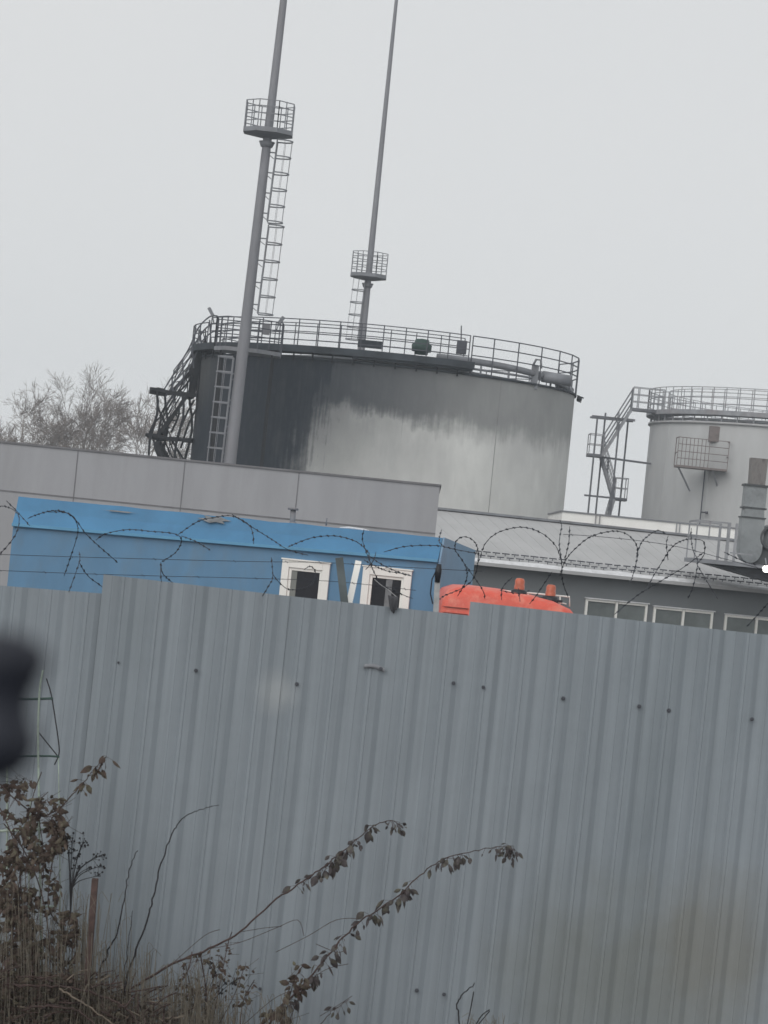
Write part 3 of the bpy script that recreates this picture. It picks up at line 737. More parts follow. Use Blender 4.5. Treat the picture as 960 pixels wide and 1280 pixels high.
# ------------------------------------------------------------------ tank one (burnt)
TY = 120.0
pL = P(244, 510, TY); pR = P(714.5, 540, TY)
Rt = (pR.x-pL.x)/2*.996; TC = Vector(((pL.x+pR.x)/2, TY, 0))
ZT = P(717, 497, TY).z
print('tank', TC, Rt, ZT)
m_soot = soot_mat(ZT, Rt)
def tank1():
    T = thing('burnt_storage_tank', TC, 'large round storage tank with black soot down its left side', 'storage tank')
    s = MB(); s.lathe(TC, [(Rt, 0), (Rt, ZT)], 160)
    sh = s.build('shell', m_soot, T)
    s = MB(); s.lathe(TC+Vector((0, 0, ZT)), [(Rt+.0, -.001), (Rt+.08, -.001), (Rt+.08, .09), (Rt*.98, .12), (Rt*.5, .55), (0, .7)], 96); s.build('roof', m_sootslab, T)
    # vertical and ring weld seams
    s = MB()
    for a in (35,):
        p = circ(TC, Rt+.004, a, 0); q = circ(TC, Rt+.004, a, ZT-.02); s.bar(p, q, .022, .012)
    build_each(s, 'weld_seam', m_seam, T)
    # walkway slab round the left and front
    s = MB(); zw = ZT+.26
    s.lathe(TC+Vector((0, 0, zw)), [(Rt-.75, 0), (Rt+.45, 0), (Rt+.45, .28), (Rt-.75, .28), (Rt-.75, 0)], 60, -105, 24, smooth=False)
    s.lathe(TC+Vector((0, 0, zw-.1)), [(Rt-.35, 0), (Rt+.30, 0), (Rt+.30, .10), (Rt-.35, .10), (Rt-.35, 0)], 30, -10, 24, smooth=False)
    s.build('walkway', m_sootslab, T)
    s = MB()
    for a in range(-100, 25, 6):
        p = circ(TC, Rt+.1, a, ZT-.1); s.bar(p, p+Vector((0, 0, .6)), .07)
    build_each(s, 'walkway_bracket', m_burnt, T)
    # outer railing
    s = MB()
    pts = [circ(TC, Rt+.42, a, zw+.2) for a in range(-62, 25, 6)]
    rail(s, pts, 1.15, (1.15, .87, .58, .3), .045)
    pts = [circ(TC, Rt-.72, a, zw+.2) for a in range(-80, 25, 8)]
    rail(s, pts, 1.1, (1.1, .75, .4), .04)
    pts = [circ(TC, Rt+.42, a, zw+.15) for a in range(-106, -60, 7)]
    rail(s, pts, 1.0, (1.0, .6), .045)
    s.build('railing', m_rail, T)
    # right rim railing with lower foot
    s = MB()
    pts = [circ(TC, Rt+.06, a, ZT+.02) for a in (24, 31, 40, 50, 60, 70, 80, 90, 101, 113)]
    rail(s, pts, 1.62, (1.62, 1.22, .82), .05)
    s.build('railing', m_rail, T); s = MB()
    pts = [circ(TC, Rt+.06, a, ZT+.02) for a in range(120, 255, 9)]
    rail(s, pts, 1.3, (1.3, .95, .6), .045)
    s.build('railing', m_rail, T)
    # foam pipe on the right, with supports and valves
    s = MB(); pts = [circ(TC, Rt-.12, a, ZT+.62-.0012*(a-20)*(a-20)/8) for a in range(14, 84, 3)]
    s.tube(pts, .14, 10); s.tube([circ(TC, Rt-.1, a, ZT+.3) for a in range(20, 90, 4)], .05, 6)
    for a in (28, 38, 48, 58, 68, 78): p = circ(TC, Rt-.1, a, ZT); s.bar(p, p+Vector((0, 0, .6)), .08)
    s.build('foam_pipe', m_steel, T)
    s = MB()
    p = circ(TC, Rt-.1, 49, ZT+.35); s.box(p, (.3, .25, 1.0)); p2 = circ(TC, Rt-.1, 53, ZT+.45); s.tube([p2, p2+Vector((1.2, .4, -.05))], .24, 10)
    s.tube([p+Vector((-.1, 0, .5)), p+Vector((0, 0, .75)), p+Vector((.2, 0, .75)), p+Vector((.25, 0, .4))], .05, 8)
    s.build('valve', m_steel, T); s = MB()
    p3 = circ(TC, Rt-.2, 76, ZT+.4); s.tube([p3-Vector((.5, .3, 0)), p3], .2, 10)
    s.build('valve', m_steel, T)
    # green breather cap and box on top
    p = circ(TC, Rt-.4, 9.5, ZT+.65)
    s = MB(); s.lathe(p, [(0, 0), (.28, 0), (.28, .1), (.4, .12), (.42, .4), (.3, .5), (.28, .62), (0, .66)], 20); s.build('breather_cap', m_green, T)
    p = circ(TC, Rt-.4, 22, ZT+.85); s = MB(); s.box(p+Vector((0, 0, .3)), (.42, .35, .55)); s.bar(p, p+Vector((-.1, 0, 1.2)), .05); s.build('instrument_box', m_rail, T, bev=.02)
    p = circ(TC, Rt-.3, -6, ZT+.6); s = MB(); s.box(p+Vector((0, 0, .25)), (1.0, .3, .3)); s.build('cable_tray', m_sootslab, T)
    # small spout at right rim
    p = circ(TC, Rt+.1, 86, ZT-.05); s = MB(); s.tube([p, p+Vector((.22, 0, -.02))], .1, 8); s.tube([p+Vector((0,0,.12)), p+Vector((.3, 0, .03))], .03, 6); s.tube([p+Vector((0,0,-.1)), p+Vector((.2, 0, -.16))], .03, 6); s.build('overflow_spout', m_burnt, T)
    # curved stair rail climbing onto the left edge
    s = MB()
    for off in (0, 6, 12):
        pts = smooth([P(x+off*.25, y+off*1.6, TY-2) for x, y in ((205, 487), (218, 466), (236, 436), (248, 410), (262, 396), (272, 395))], 5); s.tube(pts, .035, 5)
    for (x, y) in ((215, 472), (228, 450), (240, 428), (250, 411), (262, 400)):
        s.tube([P(x, y, TY-2), P(x+2, y+32, TY-2)], .035, 5)
    for v in s.v: pass
    s.build('stair_railing', m_rail, T)
    # hanging burnt sheet and cable bundle on the left edge
    s = MB(); s.tube(smooth([P(x, y, TY-1.2) for x, y in ((252, 440), (247, 455), (243, 470), (240, 490), (236, 500))], 4), [.3]*3+[.26]*6+[.18]*6+[.08]*2, 7); s.build('burnt_cladding', m_burnt, T)
    s = MB(); s.tube(smooth([P(x, y, TY-1.6) for x, y in ((268, 442), (262, 444), (255, 450), (250, 470), (247, 488), (246, 520), (243, 560))], 4), .06, 7); s.build('cable_bundle', m_burnt, T)
    return T
tank1()

# elevated landing around mast with two spotlights
def landing():
    Yp = 110.3
    T = thing('mast_landing', P(306, 434, Yp), 'grey railed landing wrapped round the thick mast above the tank edge', 'platform')
    a = P(268, 431, Yp); b = P(350, 442, Yp); z = a.z-.05
    s = MB(); x0 = a.x; x1 = b.x
    pr = [(x0, .0), (x0+.5, -.8), (x1-.9, -.8), (x1, 0), (x1, 1.2), (x0, 1.2)]
    s.extrude([Vector((x, Yp+y, z-.16)) for x, y in pr], (0, 0, .16)); s.build('deck', m_steel, T)
    s = MB(); pts = [Vector((x, Yp+y, z)) for x, y in pr]
    full = []
    for p, q in zip(pts, pts[1:]+pts[:1]): full += [p, (p+q)/2]
    full.append(pts[0]); rail(s, full, 1.2, (1.2, .85, .5), .045); s.build('railing', m_rail, T)
    s = MB()
    for x, y in ((x0+.3, -.3), (x1-.3, -.2), (x0+.3, 1.1), (x1-.3, 1.1)): s.bar(Vector((x, Yp+y, z-.16)), Vector((x*.97+.03*(x0+x1)/2, Yp+y, 0)), .09)
    build_each(s, 'support_post', m_burnt, T)
    s = MB(); q = P(333, 412, Yp); s.box(q, (.28, .12, .42)); s.build('junction_box', m_mast, T)
    for (px, py, d, lab) in ((268, 396, -1, 'small spotlight on the left corner of the mast landing'), (346, 406, 1, 'small spotlight tilted up on the right corner of the mast landing')):
        q = P(px, py, Yp)
        K = thing('spotlight', q, lab, 'spotlight', 'spotlights on the mast landing')
        s = MB(); s.tube([q-Vector((0, 0, .25)), q+Vector((d*.08, 0, .05))], .025, 6); s.build('arm', m_steel, K)
        s = MB(); e = q+Vector((d*.16, -.05, .18)); u = Vector((d*.10, 0, .16))
        s.frame_box(e, u, Vector((0, .12, 0)), Vector((-.16*d, 0, .10))*.32); s.build('head', m_steel, K, bev=.01)
        s = MB(); s.frame_box(e+Vector((-.16*d, 0, .10))*.34, u*.85, Vector((0, .1, 0)), Vector((-.16*d, 0, .10))*.05); s.build('visor', m_rail2, K)
landing()

# burnt stair tower left of tank
def burnt_tower():
    Yp = 118.0
    base = P(215, 600, Yp); base.z = 0
    T = thing('burnt_stair_tower', base, 'twisted blackened steel stair tower left of the sooty tank', 'stair tower')
    def wp(v):
        k = max(0, (v.z-3)/6)
        return v+Vector((.16*math.sin(v.z*1.9+v.y)*k, .1*math.sin(v.z*1.3), .07*math.sin(v.x*2.6+v.y*2)*k))
    def bars(mb, p, q, w, h=None, n=8):
        for i in range(n): mb.bar(p+(q-p)*i/n, p+(q-p)*(i+1)/n, w, h)
    s = MB(); W_ = 1.3
    ztp = P(206, 485, Yp).z
    for (px, dy) in ((194, 0), (206, W_), (227, 0), (237, W_)):
        q = P(px+2, 487, Yp); bars(s, Vector((q.x, Yp+dy, 0)), Vector((q.x, Yp+dy, q.z)), .10, n=16)
        s.warp(wp) if False else None
    s.warp(wp); build_each(s, 'post', m_burnt, T, 16)
    lands = []
    for (xa, ya, xb, yb) in ((188, 489, 246, 492), (183, 546, 241, 549)):
        a = P(xa, ya, Yp); b = P(xb, yb, Yp); z = (a.z+b.z)/2
        s = MB()
        for i in range(6):
            p = a+(b-a)*i/6; q = a+(b-a)*(i+1)/6
            s.box(((p.x+q.x)/2, Yp+W_/2, z), (q.x-p.x+.002, W_, .13+.05*(i % 2)))
        s.warp(wp); s.build('landing', m_burnt, T); lands.append((a.x, b.x, z))
    (a0, b0, z0), (a1, b1, z1) = lands; zz = Vector((0, 0, 1))
    V = lambda x, y, z: Vector((x, y, z))
    stair(T, V(a1+.5, Yp, z1), V(b0-.35, Yp, z0), .62, m_burnt, m_burnt, wp)
    tq = P(252, 442, Yp)
    stair(T, V(a0+.9, Yp+.7, z0), V(tq.x, Yp+.7, tq.z), .6, m_burnt, m_burnt, wp)
    stair(T, V(b1-.4, Yp+.7, z1-1.9), V(a1+.35, Yp+.7, z1), .6, m_burnt, m_burnt, wp)
    stair(T, V(a1+.5, Yp, z1-3.8), V(b1-.4, Yp, z1-1.9), .6, m_burnt, m_burnt, wp)
    # collapsed rails hanging from the landings
    s = MB()
    for c in (((196, 492), (198, 510), (207, 530), (205, 548)), ((243, 500), (232, 520), (222, 545)), ((246, 510), (236, 530), (226, 560)), ((213, 548), (222, 562), (232, 578)), ((192, 550), (196, 566), (209, 580)), ((236, 492), (225, 505), (223, 520), (214, 540)),
              ((240, 470), (230, 484), (212, 500), (200, 520)), ((186, 544), (192, 530), (200, 522)), ((205, 575), (218, 578), (240, 580))):
        s.tube(smooth([P(x, y, Yp+rnd.uniform(-.1, 1.2)) for x, y in c], 5), .045, 5)
    build_each(s, 'bent_rail', m_burnt, T)
    s = MB(); a = P(196, 552, Yp-.2)
    s.tube(smooth([a, P(199, 565, Yp-.2), P(206, 577, Yp-.2), P(213, 590, Yp-.2)], 4), .16, 7); s.build('burnt_cladding', m_burnt, T)
burnt_tower()

# ------------------------------------------------------------------ masts
def cage_ladder(T, p, q, out, side_w, hoopd, n_h, mr, thin, straps=3):
    """p bottom, q top of the ladder line; hoops go outwards along 'out'"""
    d = (q-p); side = Vector((0, 1, 0))*side_w
    s = MB()
    for sg in (-1, 1): s.bar(p+side*sg/2, q+side*sg/2, .05)
    L_ = d.length; n = int(L_/.3)
    for i in range(n): c = p+d*(i+.5)/n; s.bar(c-side/2, c+side/2, .022)
    s.build('ladder', mr, T)
    s = MB()
    for i in range(n_h):
        c = p+d*(i+.5*0)/(n_h-1); pts = []
        for k in range(9):
            g = math.pi*k/8; pts.append(c+side*.9*math.cos(g)+out*hoopd*math.sin(g)**.7)
        for a, b in zip(pts[:-1], pts[1:]): s.bar(a, b, .03, .05)
    build_each(s, 'cage_hoop', mr, T, 8)
    s = MB()
    for k in range(1, 8, 2):
        g = math.pi*k/8; o_ = side*.9*math.cos(g)+out*hoopd*math.sin(g)**.7; s.bar(p+o_, q+o_, .016)
    build_each(s, 'cage_strap', thin, T)
def mast(name, label, Y, pb, ptop, r_b, r_t, plat_py, plat_r, plat_r_in, ladders, grp, ext):
    b = P(pb[0], pb[1], Y); t = P(ptop[0], ptop[1], Y); d = (t-b)/(t.z-b.z)
    base = b-d*b.z; top = t+d*ext
    T = thing(name, base, label, 'mast', grp)
    s = MB(); n = 12; H = top.z
    pts = []; rs = []
    steps = 24
    for i in range(steps+1):
        z = H*i/steps; pts.append(base+d*z); f = z/t.z
        rs.append(max(.05, r_b+(r_t-r_b)*min(1.0, f) - max(0, f-1)*.35))
    s.tube(pts, rs, n)
    s.build('pole', m_mast, T)
    # octagonal platform
    c = base+d*0; zp = P(plat_py[0], plat_py[1], Y).z; c = base+d*zp
    s = MB()
    s.lathe(c, [(.05, -.02), (plat_r*.35, -.02), (plat_r, .0+.1), (plat_r, .28), (plat_r*.3, .2), (.05, .2)], 8, 22.5, 382.5, smooth=False)
    pf = s.build('platform', m_steel, T)
    s = MB(); pts = [circ(c, plat_r*.97, a, c.z+.2) for a in [22.5+45*k for k in range(9)]]
    full = []
    for p, q in zip(pts[:-1], pts[1:]): full += [p, (p+q)/2]
    full.append(pts[-1]); rail(s, full, 1.15, (1.15, .9, .62, .34), .04); s.build('railing', m_steel, pf)
    # flanges
    s = MB()
    for z in (zp-.28,):
        cc = base+d*z; s.tube([cc-d*.12, cc+d*.1], [r_b*.8, r_b*1.15], 12)
    build_each(s, 'flange', m_steel, T)
    for (p, q, out, nh) in ladders:
        pa = P(p[0], p[1], Y); pc = P(q[0], q[1], Y)
        cage_ladder(T, pa, pc, Vector((out, 0, 0)), .5, .62, nh, m_steel, m_rail2)
        s = MB()
        for k in range(4):
            f = (k+.4)/4; e = pa+(pc-pa)*f; ax = base+d*e.z
            s.bar(e, ax, .04, .05); s.bar(e+(ax-e)*.15-Vector((0, 0, .25)), ax, .03)
        build_each(s, 'ladder_bracket', m_steel, T, 2)
    return base, d
mast('lightning_mast', 'thick tall grey mast with railed basket and caged ladder before the tank', 108, (287, 580), (354.5, 0), .285, .145, (338, 172), 1.05, .3,
     (((322, 392), (336, 282), 1, 6), ((334, 277), (347, 176), 1, 6), ((277, 580), (292, 447), -1, 8)), 'lightning masts', 7)
mast('lightning_mast', 'thinner tall grey mast with small basket rising behind the sooty tank', 137, (452, 430), (495.5, 0), .26, .085, (461, 350), .98, .3,
     (((447, 425), (457, 348), -1, 6),), 'lightning masts', 6)

# ------------------------------------------------------------------ tank two
T2Y = 136.0
def tank2():
    l = P(807, 600, T2Y); zt = P(818, 531, T2Y).z; r_ = 8.3; c = Vector((l.x+r_, T2Y+.0, 0))
    m_sh = mat('clean_tank_shell', (.46, .47, .475), .75, .10, .9, (1, 1, .3), dirt=(.39, .39, .39), dirt_amt=.6, dirt_scale=.35)
    T = thing('pale_storage_tank', c, 'clean pale grey round storage tank with railed top at the right', 'storage tank')
    s = MB(); s.lathe(c, [(r_, 0), (r_, zt)], 128); s.build('shell', m_sh, T)
    s = MB(); s.lathe(c+Vector((0, 0, zt)), [(r_, -.001), (r_+.12, -.001), (r_+.12, .1), (r_*.97, .12), (r_*.5, .6), (0, .75)], 96); s.build('roof', m_roofm, T)
    s = MB()
    for a in (-68, -45, -22, 0, 22): s.bar(circ(c, r_+.004, a, 0), circ(c, r_+.004, a, zt-.01), .03, .012)
    build_each(s, 'weld_seam', m_sh, T)
    s = MB(); s.lathe(c+Vector((0, 0, zt+.42)), [(r_-.8, 0), (r_+.25, 0), (r_+.25, .22), (r_-.8, .22), (r_-.8, 0)], 80, smooth=False)
    s.build('walkway', m_rail2, T)
    s = MB()
    for a in range(0, 360, 6): p = circ(c, r_+.0, a, zt); s.bar(p, p+Vector((0, 0, .42)), .06)
    build_each(s, 'walkway_bracket', m_rail2, T)
    s = MB(); pts = [circ(c, r_+.22, a, zt+.64) for a in range(-90, 271, 5)]; rail(s, pts, 1.1, (1.1, .85, .6, .3), .04)
    pts = [circ(c, r_-.78, a, zt+.64) for a in range(-88, 271, 6)]; rail(s, pts, 1.1, (1.1, .75, .4), .035); s.build('railing', m_rail2, T)
    # roof kit: pipes and a rusty hatch seen through the railing
    s = MB(); s.tube([circ(c, r_-.3, a, zt+.22) for a in range(-80, 90, 5)], .07, 8); s.build('foam_pipe', m_rail2, T)
    ang = math.degrees(math.asin((P(894, 560, T2Y-7.6).x-c.x)/r_)); 
    f = circ(c, r_+.0, ang, 0); Y = f.y-.25
    s = MB(); q = P(898, 543, Y); s.box((q.x, Y+.15, q.z), (.85, .4, .75)); s.build('hatch_box', m_cage, T, bev=.02)
    # hanging inspection cage with mesh and struts
    a = P(849, 547, Y-.9); b = P(912, 553, Y-.9); zb = P(849, 581, Y-.9).z; zt_ = (a.z+b.z)/2+.03
    zb = min(zb, zt_-1.2); x0, x1 = a.x, b.x; yf = Y-.9
    s = MB(); s.box(((x0+x1)/2, yf+.55, zb-.05), (x1-x0, 1.25, .1)); dk = s.build('cage_deck', m_cage, T)
    s = MB()
    for z in (zb+.33, zb+.66, zb+1.0, zt_): s.bar((x0, yf, z), (x1, yf, z), .035)
    n = 13
    for i in range(n+1):
        if i > 8 and i < 13: continue
        x = x0+(x1-x0)*i/n; s.bar((x, yf, zb), (x, yf, zt_), .03)
    for x in (x0, x1):
        for z in (zb+.6, zt_): s.bar((x, yf, z), (x, yf+1.2, z), .04)
        s.bar((x, yf+1.1, zb), (x, yf+1.1, zt_), .04)
    s.build('cage_mesh', m_cage, T)
    s = MB(); w_ = x1-x0
    s.bar((x0+.1, yf+.1, zb-.1), (x0+.1+w_*.32, f.y-.05, zb-1.15), .06); s.bar((x0+w_*.72, yf+.1, zb-.1), (x1-.1, f.y-.05, zb-1.15), .06)
    build_each(s, 'cage_strut', m_rail2, T)
    s = MB(); xp = x0+w_*.62; s.tube([(xp, f.y-.12, 0), (xp, f.y-.12, zb)], .035, 6)
    q = P(885, 641, Y); s.tube([(xp, f.y-.15, q.z), (xp+.22, f.y-.3, q.z)], .035, 6); s.lathe((xp+.25, f.y-.3, q.z-.06), [(0, 0), (.07, 0), (.07, .12), (0, .12)], 10)
    s.build('drain_pipe', m_rail, T)
    return c, r_, zt
c2, r2, zt2 = tank2()

m_tow = mat('tower_grey', (.13, .135, .15), .7, .25, 3)
def tower2():
    Yp = 134.0; W_ = 1.3; V = lambda x, y, z: Vector((x, y, z))
    g = P(757, 640, Yp); T = thing('zigzag_stair_tower', (g.x, Yp, 0), 'grey steel zigzag stair tower beside the clean pale tank', 'stair tower')
    s = MB()
    for (px, py, dy) in ((747, 520, 0), (757, 516, W_), (774, 530, 0), (785, 527, W_)):
        q = P(px, py, Yp+dy); s.bar((q.x, Yp+dy, 0), (q.x, Yp+dy, q.z), .085)
    build_each(s, 'post', m_tow, T)
    s = MB(); a = P(740, 520, Yp); b = P(794, 526, Yp); s.bar((a.x, Yp+.1, a.z), (b.x, Yp+.1, a.z), .12, .11); s.bar((a.x, Yp+W_-.1, a.z), (b.x, Yp+W_-.1, a.z), .1)
    build_each(s, 'top_beam', m_tow, T)
    Ls = []
    for (xa, xb, y, sl, sr) in ((735, 753, 569, 1, 0), (768, 784, 624, 0, 1), (735, 753, 676, 1, 0), (768, 784, 730, 0, 1)):
        a = P(xa, y, Yp); b = P(xb, y, Yp); z = P((xa+xb)/2, y, Yp).z
        s = MB(); s.box(((a.x+b.x)/2, Yp+W_/2, z), (b.x-a.x, W_, .14)); s.build('landing', m_tow, T)
        s = MB(); e = a.x+.03 if sl else b.x-.03; o_ = b.x if sl else a.x
        rail(s, [V(o_, Yp, z), V(e, Yp, z), V(e, Yp+W_, z), V(o_, Yp+W_, z)], 1.05, (1.05, .55), .045); s.build('railing', m_rail2, T)
        Ls.append((a.x, b.x, z))
    s = MB(); q = P(809, 577, Yp); s.bar((Ls[0][1], Yp+.3, Ls[0][2]-.05), (c2.x-r2+.35, Yp+.9, Ls[0][2]-.12), .07, .1)
    s.bar((P(730, 621, Yp).x, Yp, Ls[1][2]+.02), (Ls[1][1], Yp, Ls[1][2]+.02), .05, .09)
    build_each(s, 'tie_beam', m_tow, T)
    up = P(789, 521, Yp); zu = zt2+.55
    stair(T, V(Ls[0][1]-.0, Yp, Ls[0][2]), V(up.x, Yp, zu), .62, m_rail2, m_tow)
    stair(T, V(Ls[1][0], Yp+.68, Ls[1][2]), V(Ls[0][1], Yp+.68, Ls[0][2]), .62, m_rail2, m_tow)
    stair(T, V(Ls[2][1], Yp, Ls[2][2]), V(Ls[1][0], Yp, Ls[1][2]), .62, m_rail2, m_tow)
    stair(T, V(Ls[3][0], Yp+.68, Ls[3][2]), V(Ls[2][1], Yp+.68, Ls[2][2]), .62, m_rail2, m_tow)
    stair(T, V(Ls[2][1], Yp, 0), V(Ls[3][0], Yp, Ls[3][2]), .62, m_rail2, m_tow)
    s = MB(); xe = P(821, 526, Yp).x+.25
    s.box(((up.x+xe)/2, Yp+.3, zu), (xe-up.x, .75, .14)); s.build('gangway', m_tow, T)
    s = MB()
    for y in (Yp-.05, Yp+.68): s = MB(); rail(s, [V(up.x, y, zu), V(up.x+.3, y, zu), V(xe, y, zu)], 1.1, (1.1, .75, .4), .045); s.build('railing', m_rail2, T)
tower2()

# ------------------------------------------------------------------ bare trees
def tree(name, px, Y, topy, spread, seed, label, group, mtr, mtw, lean=0., maxd=8, bush=False, thick=.22):
    rr = random.Random(seed); base = P(px, 620, Y); base.z = 0; H = P(px, topy, Y).z
    T = thing(name, base, label, 'bush' if bush else 'tree', group)
    tr = MB(); tw = MB()
    def grow(p, d, L_, r_, dep):
        pts = [p]; n = 4 if dep < 5 else 3; dd = d.copy(); q = p.copy()
        for i in range(n):
            dd = (dd+Vector((rr.gauss(0, .085), rr.gauss(0, .085), rr.uniform(-.02, .05)))).normalized(); q = q+dd*L_/n; pts.append(q)
        r1 = r_*.7; (tr if dep < 3 else tw).tube(pts, [r_+(r1-r_)*i/n for i in range(n+1)], 6 if dep < 2 else 3, cap=False)
        if dep >= maxd: return
        k = 3 if (dep != 1 and dep < 7 or bush) else 2
        for i in range(k):
            ang = rr.uniform(.35, .8)*spread if i else rr.uniform(.05, .3)
            az = rr.uniform(0, 6.283); s_ = dd.orthogonal().normalized(); t_ = dd.cross(s_)
            nd = (dd*math.cos(ang)+(s_*math.cos(az)+t_*math.sin(az))*math.sin(ang)).normalized()
            at = pts[-1] if i == 0 else pts[rr.choice((n-2, n-1, n))]
            grow(at, nd, L_*rr.uniform(.68, .8) if i == 0 else L_*rr.uniform(.55, .8), max(r1*(.85 if i == 0 else .66), .015), dep+1)
    if bush:
        for k in range(7):
            a = rr.uniform(0, 6.28); grow(base+Vector((rr.uniform(-1.5, 1.5), rr.uniform(-1, 1), 0)), Vector((math.cos(a)*.45, math.sin(a)*.45, 1)).normalized(), H*.27, thick*.5, 2)
    else:
        grow(base, Vector((lean, 0, 1)).normalized(), H*.32, thick, 0)
    mz = max(v.z for v in tr.v+tw.v); k = H/mz
    for mb in (tr, tw): mb.warp(lambda v: Vector((base.x+(v.x-base.x)*k, base.y+(v.y-base.y)*k, v.z*k)))
    if tr.v: tr.build('trunk', mtr, T)
    tw.build('crown', mtw, T)
    return T
tree('bare_tree', 105, 205, 448, 1.0, 5, 'fullest bare tree with rounded crown, centre of the row behind the grey block', 'bare winter trees', m_bark, m_twig, thick=.26)
tree('bare_tree', 25, 200, 466, 1.15, 8, 'bare tree with open spreading limbs at the left frame edge', 'bare winter trees', m_bark, m_twig, -.03, thick=.2)
tree('bare_tree', 165, 215, 458, .95, 21, 'slender bare tree between the fullest tree and the burnt stairs', 'bare winter trees', m_bark, m_twig, .0, thick=.19)
tree('bare_tree', 206, 225, 478, 1.0, 34, 'faint bare tree seen through the burnt stair tower', 'bare winter trees', m_bark, m_twig, .0, thick=.17)
tree('bare_tree', -35, 215, 490, 1.0, 55, 'bare tree mostly cut off by the left frame edge', 'bare winter trees', m_bark, m_twig, .0, thick=.2)
tree('bare_tree', 68, 232, 476, 1.0, 71, 'dim bare tree in the gap left of the fullest tree', 'bare winter trees', m_bark, m_twig, .0, thick=.2)
tree('bare_tree', 138, 238, 470, 1.05, 92, 'dim bare tree right behind the fullest tree', 'bare winter trees', m_bark, m_twig, .0, thick=.2)
tree('leafless_bush', 10, 185, 528, 1.3, 3, 'dense leafless bush low at the far left above the grey block', 'leafless bushes', m_bark, m_twig, maxd=7, bush=True)
tree('leafless_bush', 45, 188, 520, 1.3, 13, 'dense leafless bush second from the left above the grey block', 'leafless bushes', m_bark, m_twig, maxd=7, bush=True)
tree('leafless_bush', 85, 190, 552, 1.3, 23, 'low leafless bush at the foot of the fullest bare tree', 'leafless bushes', m_bark, m_twig, maxd=7, bush=True)

# ------------------------------------------------------------------ near vegetation
def leaf(mb, p, d, size, rr, curl=.3, wide=.5):
    d = d.normalized(); s_ = d.cross(Vector((rr.uniform(-.5, .5), -1, rr.uniform(-.3, .3)))).normalized(); n = d.cross(s_)
    rows = [(0, .02), (.2, .36), (.45, .5), (.72, .36), (1, .02)]; v = []
    for t, w in rows:
        c = p+d*size*t-n*curl*size*t*t*.6
        v += [c-s_*size*w*wide+n*size*.10, c, c+s_*size*w*wide+n*size*.10]
    mb.add(v, [(3*i+j, 3*i+j+1, 3*i+j+4, 3*i+j+3) for i in range(4) for j in range(2)], True)

def cane(name, label, pts, Y0, Y1, r0_, r1_, mstem, leaves, mleaf, seed, cat, group=None, lsize=.050, side=None):
    rr = random.Random(seed)
    n = len(pts); p3 = smooth([P(x, y, Y0+(Y1-Y0)*i/(n-1)) for i, (x, y) in enumerate(pts)], 6)
    p3 = [p+Vector((rr.gauss(0, .003), rr.gauss(0, .003), rr.gauss(0, .003))) for p in p3]
    T = thing(name, p3[0], label, cat, group)
    s = MB(); k = len(p3); s.tube(p3, [r0_+(r1_-r0_)*i/(k-1) for i in range(k)], 6)
    for sd in (side or []):
        s.tube(smooth([P(x, y, Y0+(Y1-Y0)*.5+rr.uniform(-.1, .1)) for x, y in sd], 4), r1_*1.1, 5)
    # thorns
    for i in range(2, k-1, 2):
        a = p3[i]; s.tube([a, a+Vector((rr.uniform(-.012, .012), -.006, rr.uniform(-.012, .012)))], [.0015, .0004], 3)
    lf = MB()
    for (t0, t1, cnt, sz) in leaves:
        for _ in range(cnt):
            t = rr.uniform(t0, t1); i = min(k-2, int(t*(k-1))); a = p3[i].lerp(p3[i+1], rr.random())
            dr = Vector((rr.uniform(-.9, .9), rr.uniform(-.8, .5), rr.uniform(-1.3, .25)))
            st = dr.normalized()*rr.uniform(.008, .05); s.tube([a, a+st], .0011, 3)
            leaf(lf, a+st, dr+Vector((0, 0, -.5)), lsize*sz*rr.uniform(.4, 1.35), rr, rr.uniform(-.8, 1.3), rr.uniform(.2, .7))
    s.build('stem', mstem, T)
    if lf.v:
        o = lf.build('leaves', mleaf, T)
    return T
G = 'bramble canes arching before the fence'
cane('bramble_cane', 'arching bramble cane whose leafy tip ends near the middle of the fence', [(120, 1262), (165, 1235), (215, 1205), (262, 1186), (300, 1165), (345, 1125), (385, 1098), (412, 1078), (440, 1055), (465, 1033), (490, 1026), (503, 1034)], 14.9, 15.1, .0075, .0016, m_stem,
     [(.50, .60, 12, .9), (.60, .76, 46, 1.05), (.8, .86, 9, 1.1), (.88, 1, 20, .6)], m_leaf, 3, 'bramble cane', G, side=[((262, 1186), (300, 1178), (345, 1160), (372, 1150), (380, 1170)), ((215, 1205), (255, 1170), (275, 1162)), ((300, 1165), (330, 1160), (352, 1158))])
cane('bramble_cane', 'longest leafy bramble cane reaching farthest right across the fence', [(290, 1310), (335, 1275), (375, 1235), (410, 1195), (440, 1160), (475, 1135), (500, 1118), (530, 1090), (560, 1072), (600, 1062), (636, 1057), (640, 1066)], 15.0, 15.2, .007, .0016, m_stem,
     [(.12, .34, 50, 1.0), (.34, .48, 16, .9), (.5, .6, 22, 1.05), (.68, .78, 20, 1.0), (.82, .9, 10, 1.0), (.9, 1, 30, .75)], m_leaf, 9, 'bramble cane', G, side=[((300, 1285), (340, 1250), (365, 1238)), ((345, 1190), (385, 1170), (420, 1150), (450, 1148)), ((370, 1240), (405, 1213), (435, 1205)), ((395, 1180), (420, 1190), (432, 1188)), ((400, 1270), (425, 1255), (440, 1245))])
cane('bramble_cane', 'short side bramble cane with one small leaf cluster low in the middle', [(385, 1300), (400, 1280), (418, 1262), (436, 1250)], 15.1, 15.15, .003, .0014, m_stem, [(.7, 1, 9, .8)], m_leaf, 19, 'bramble cane', G)
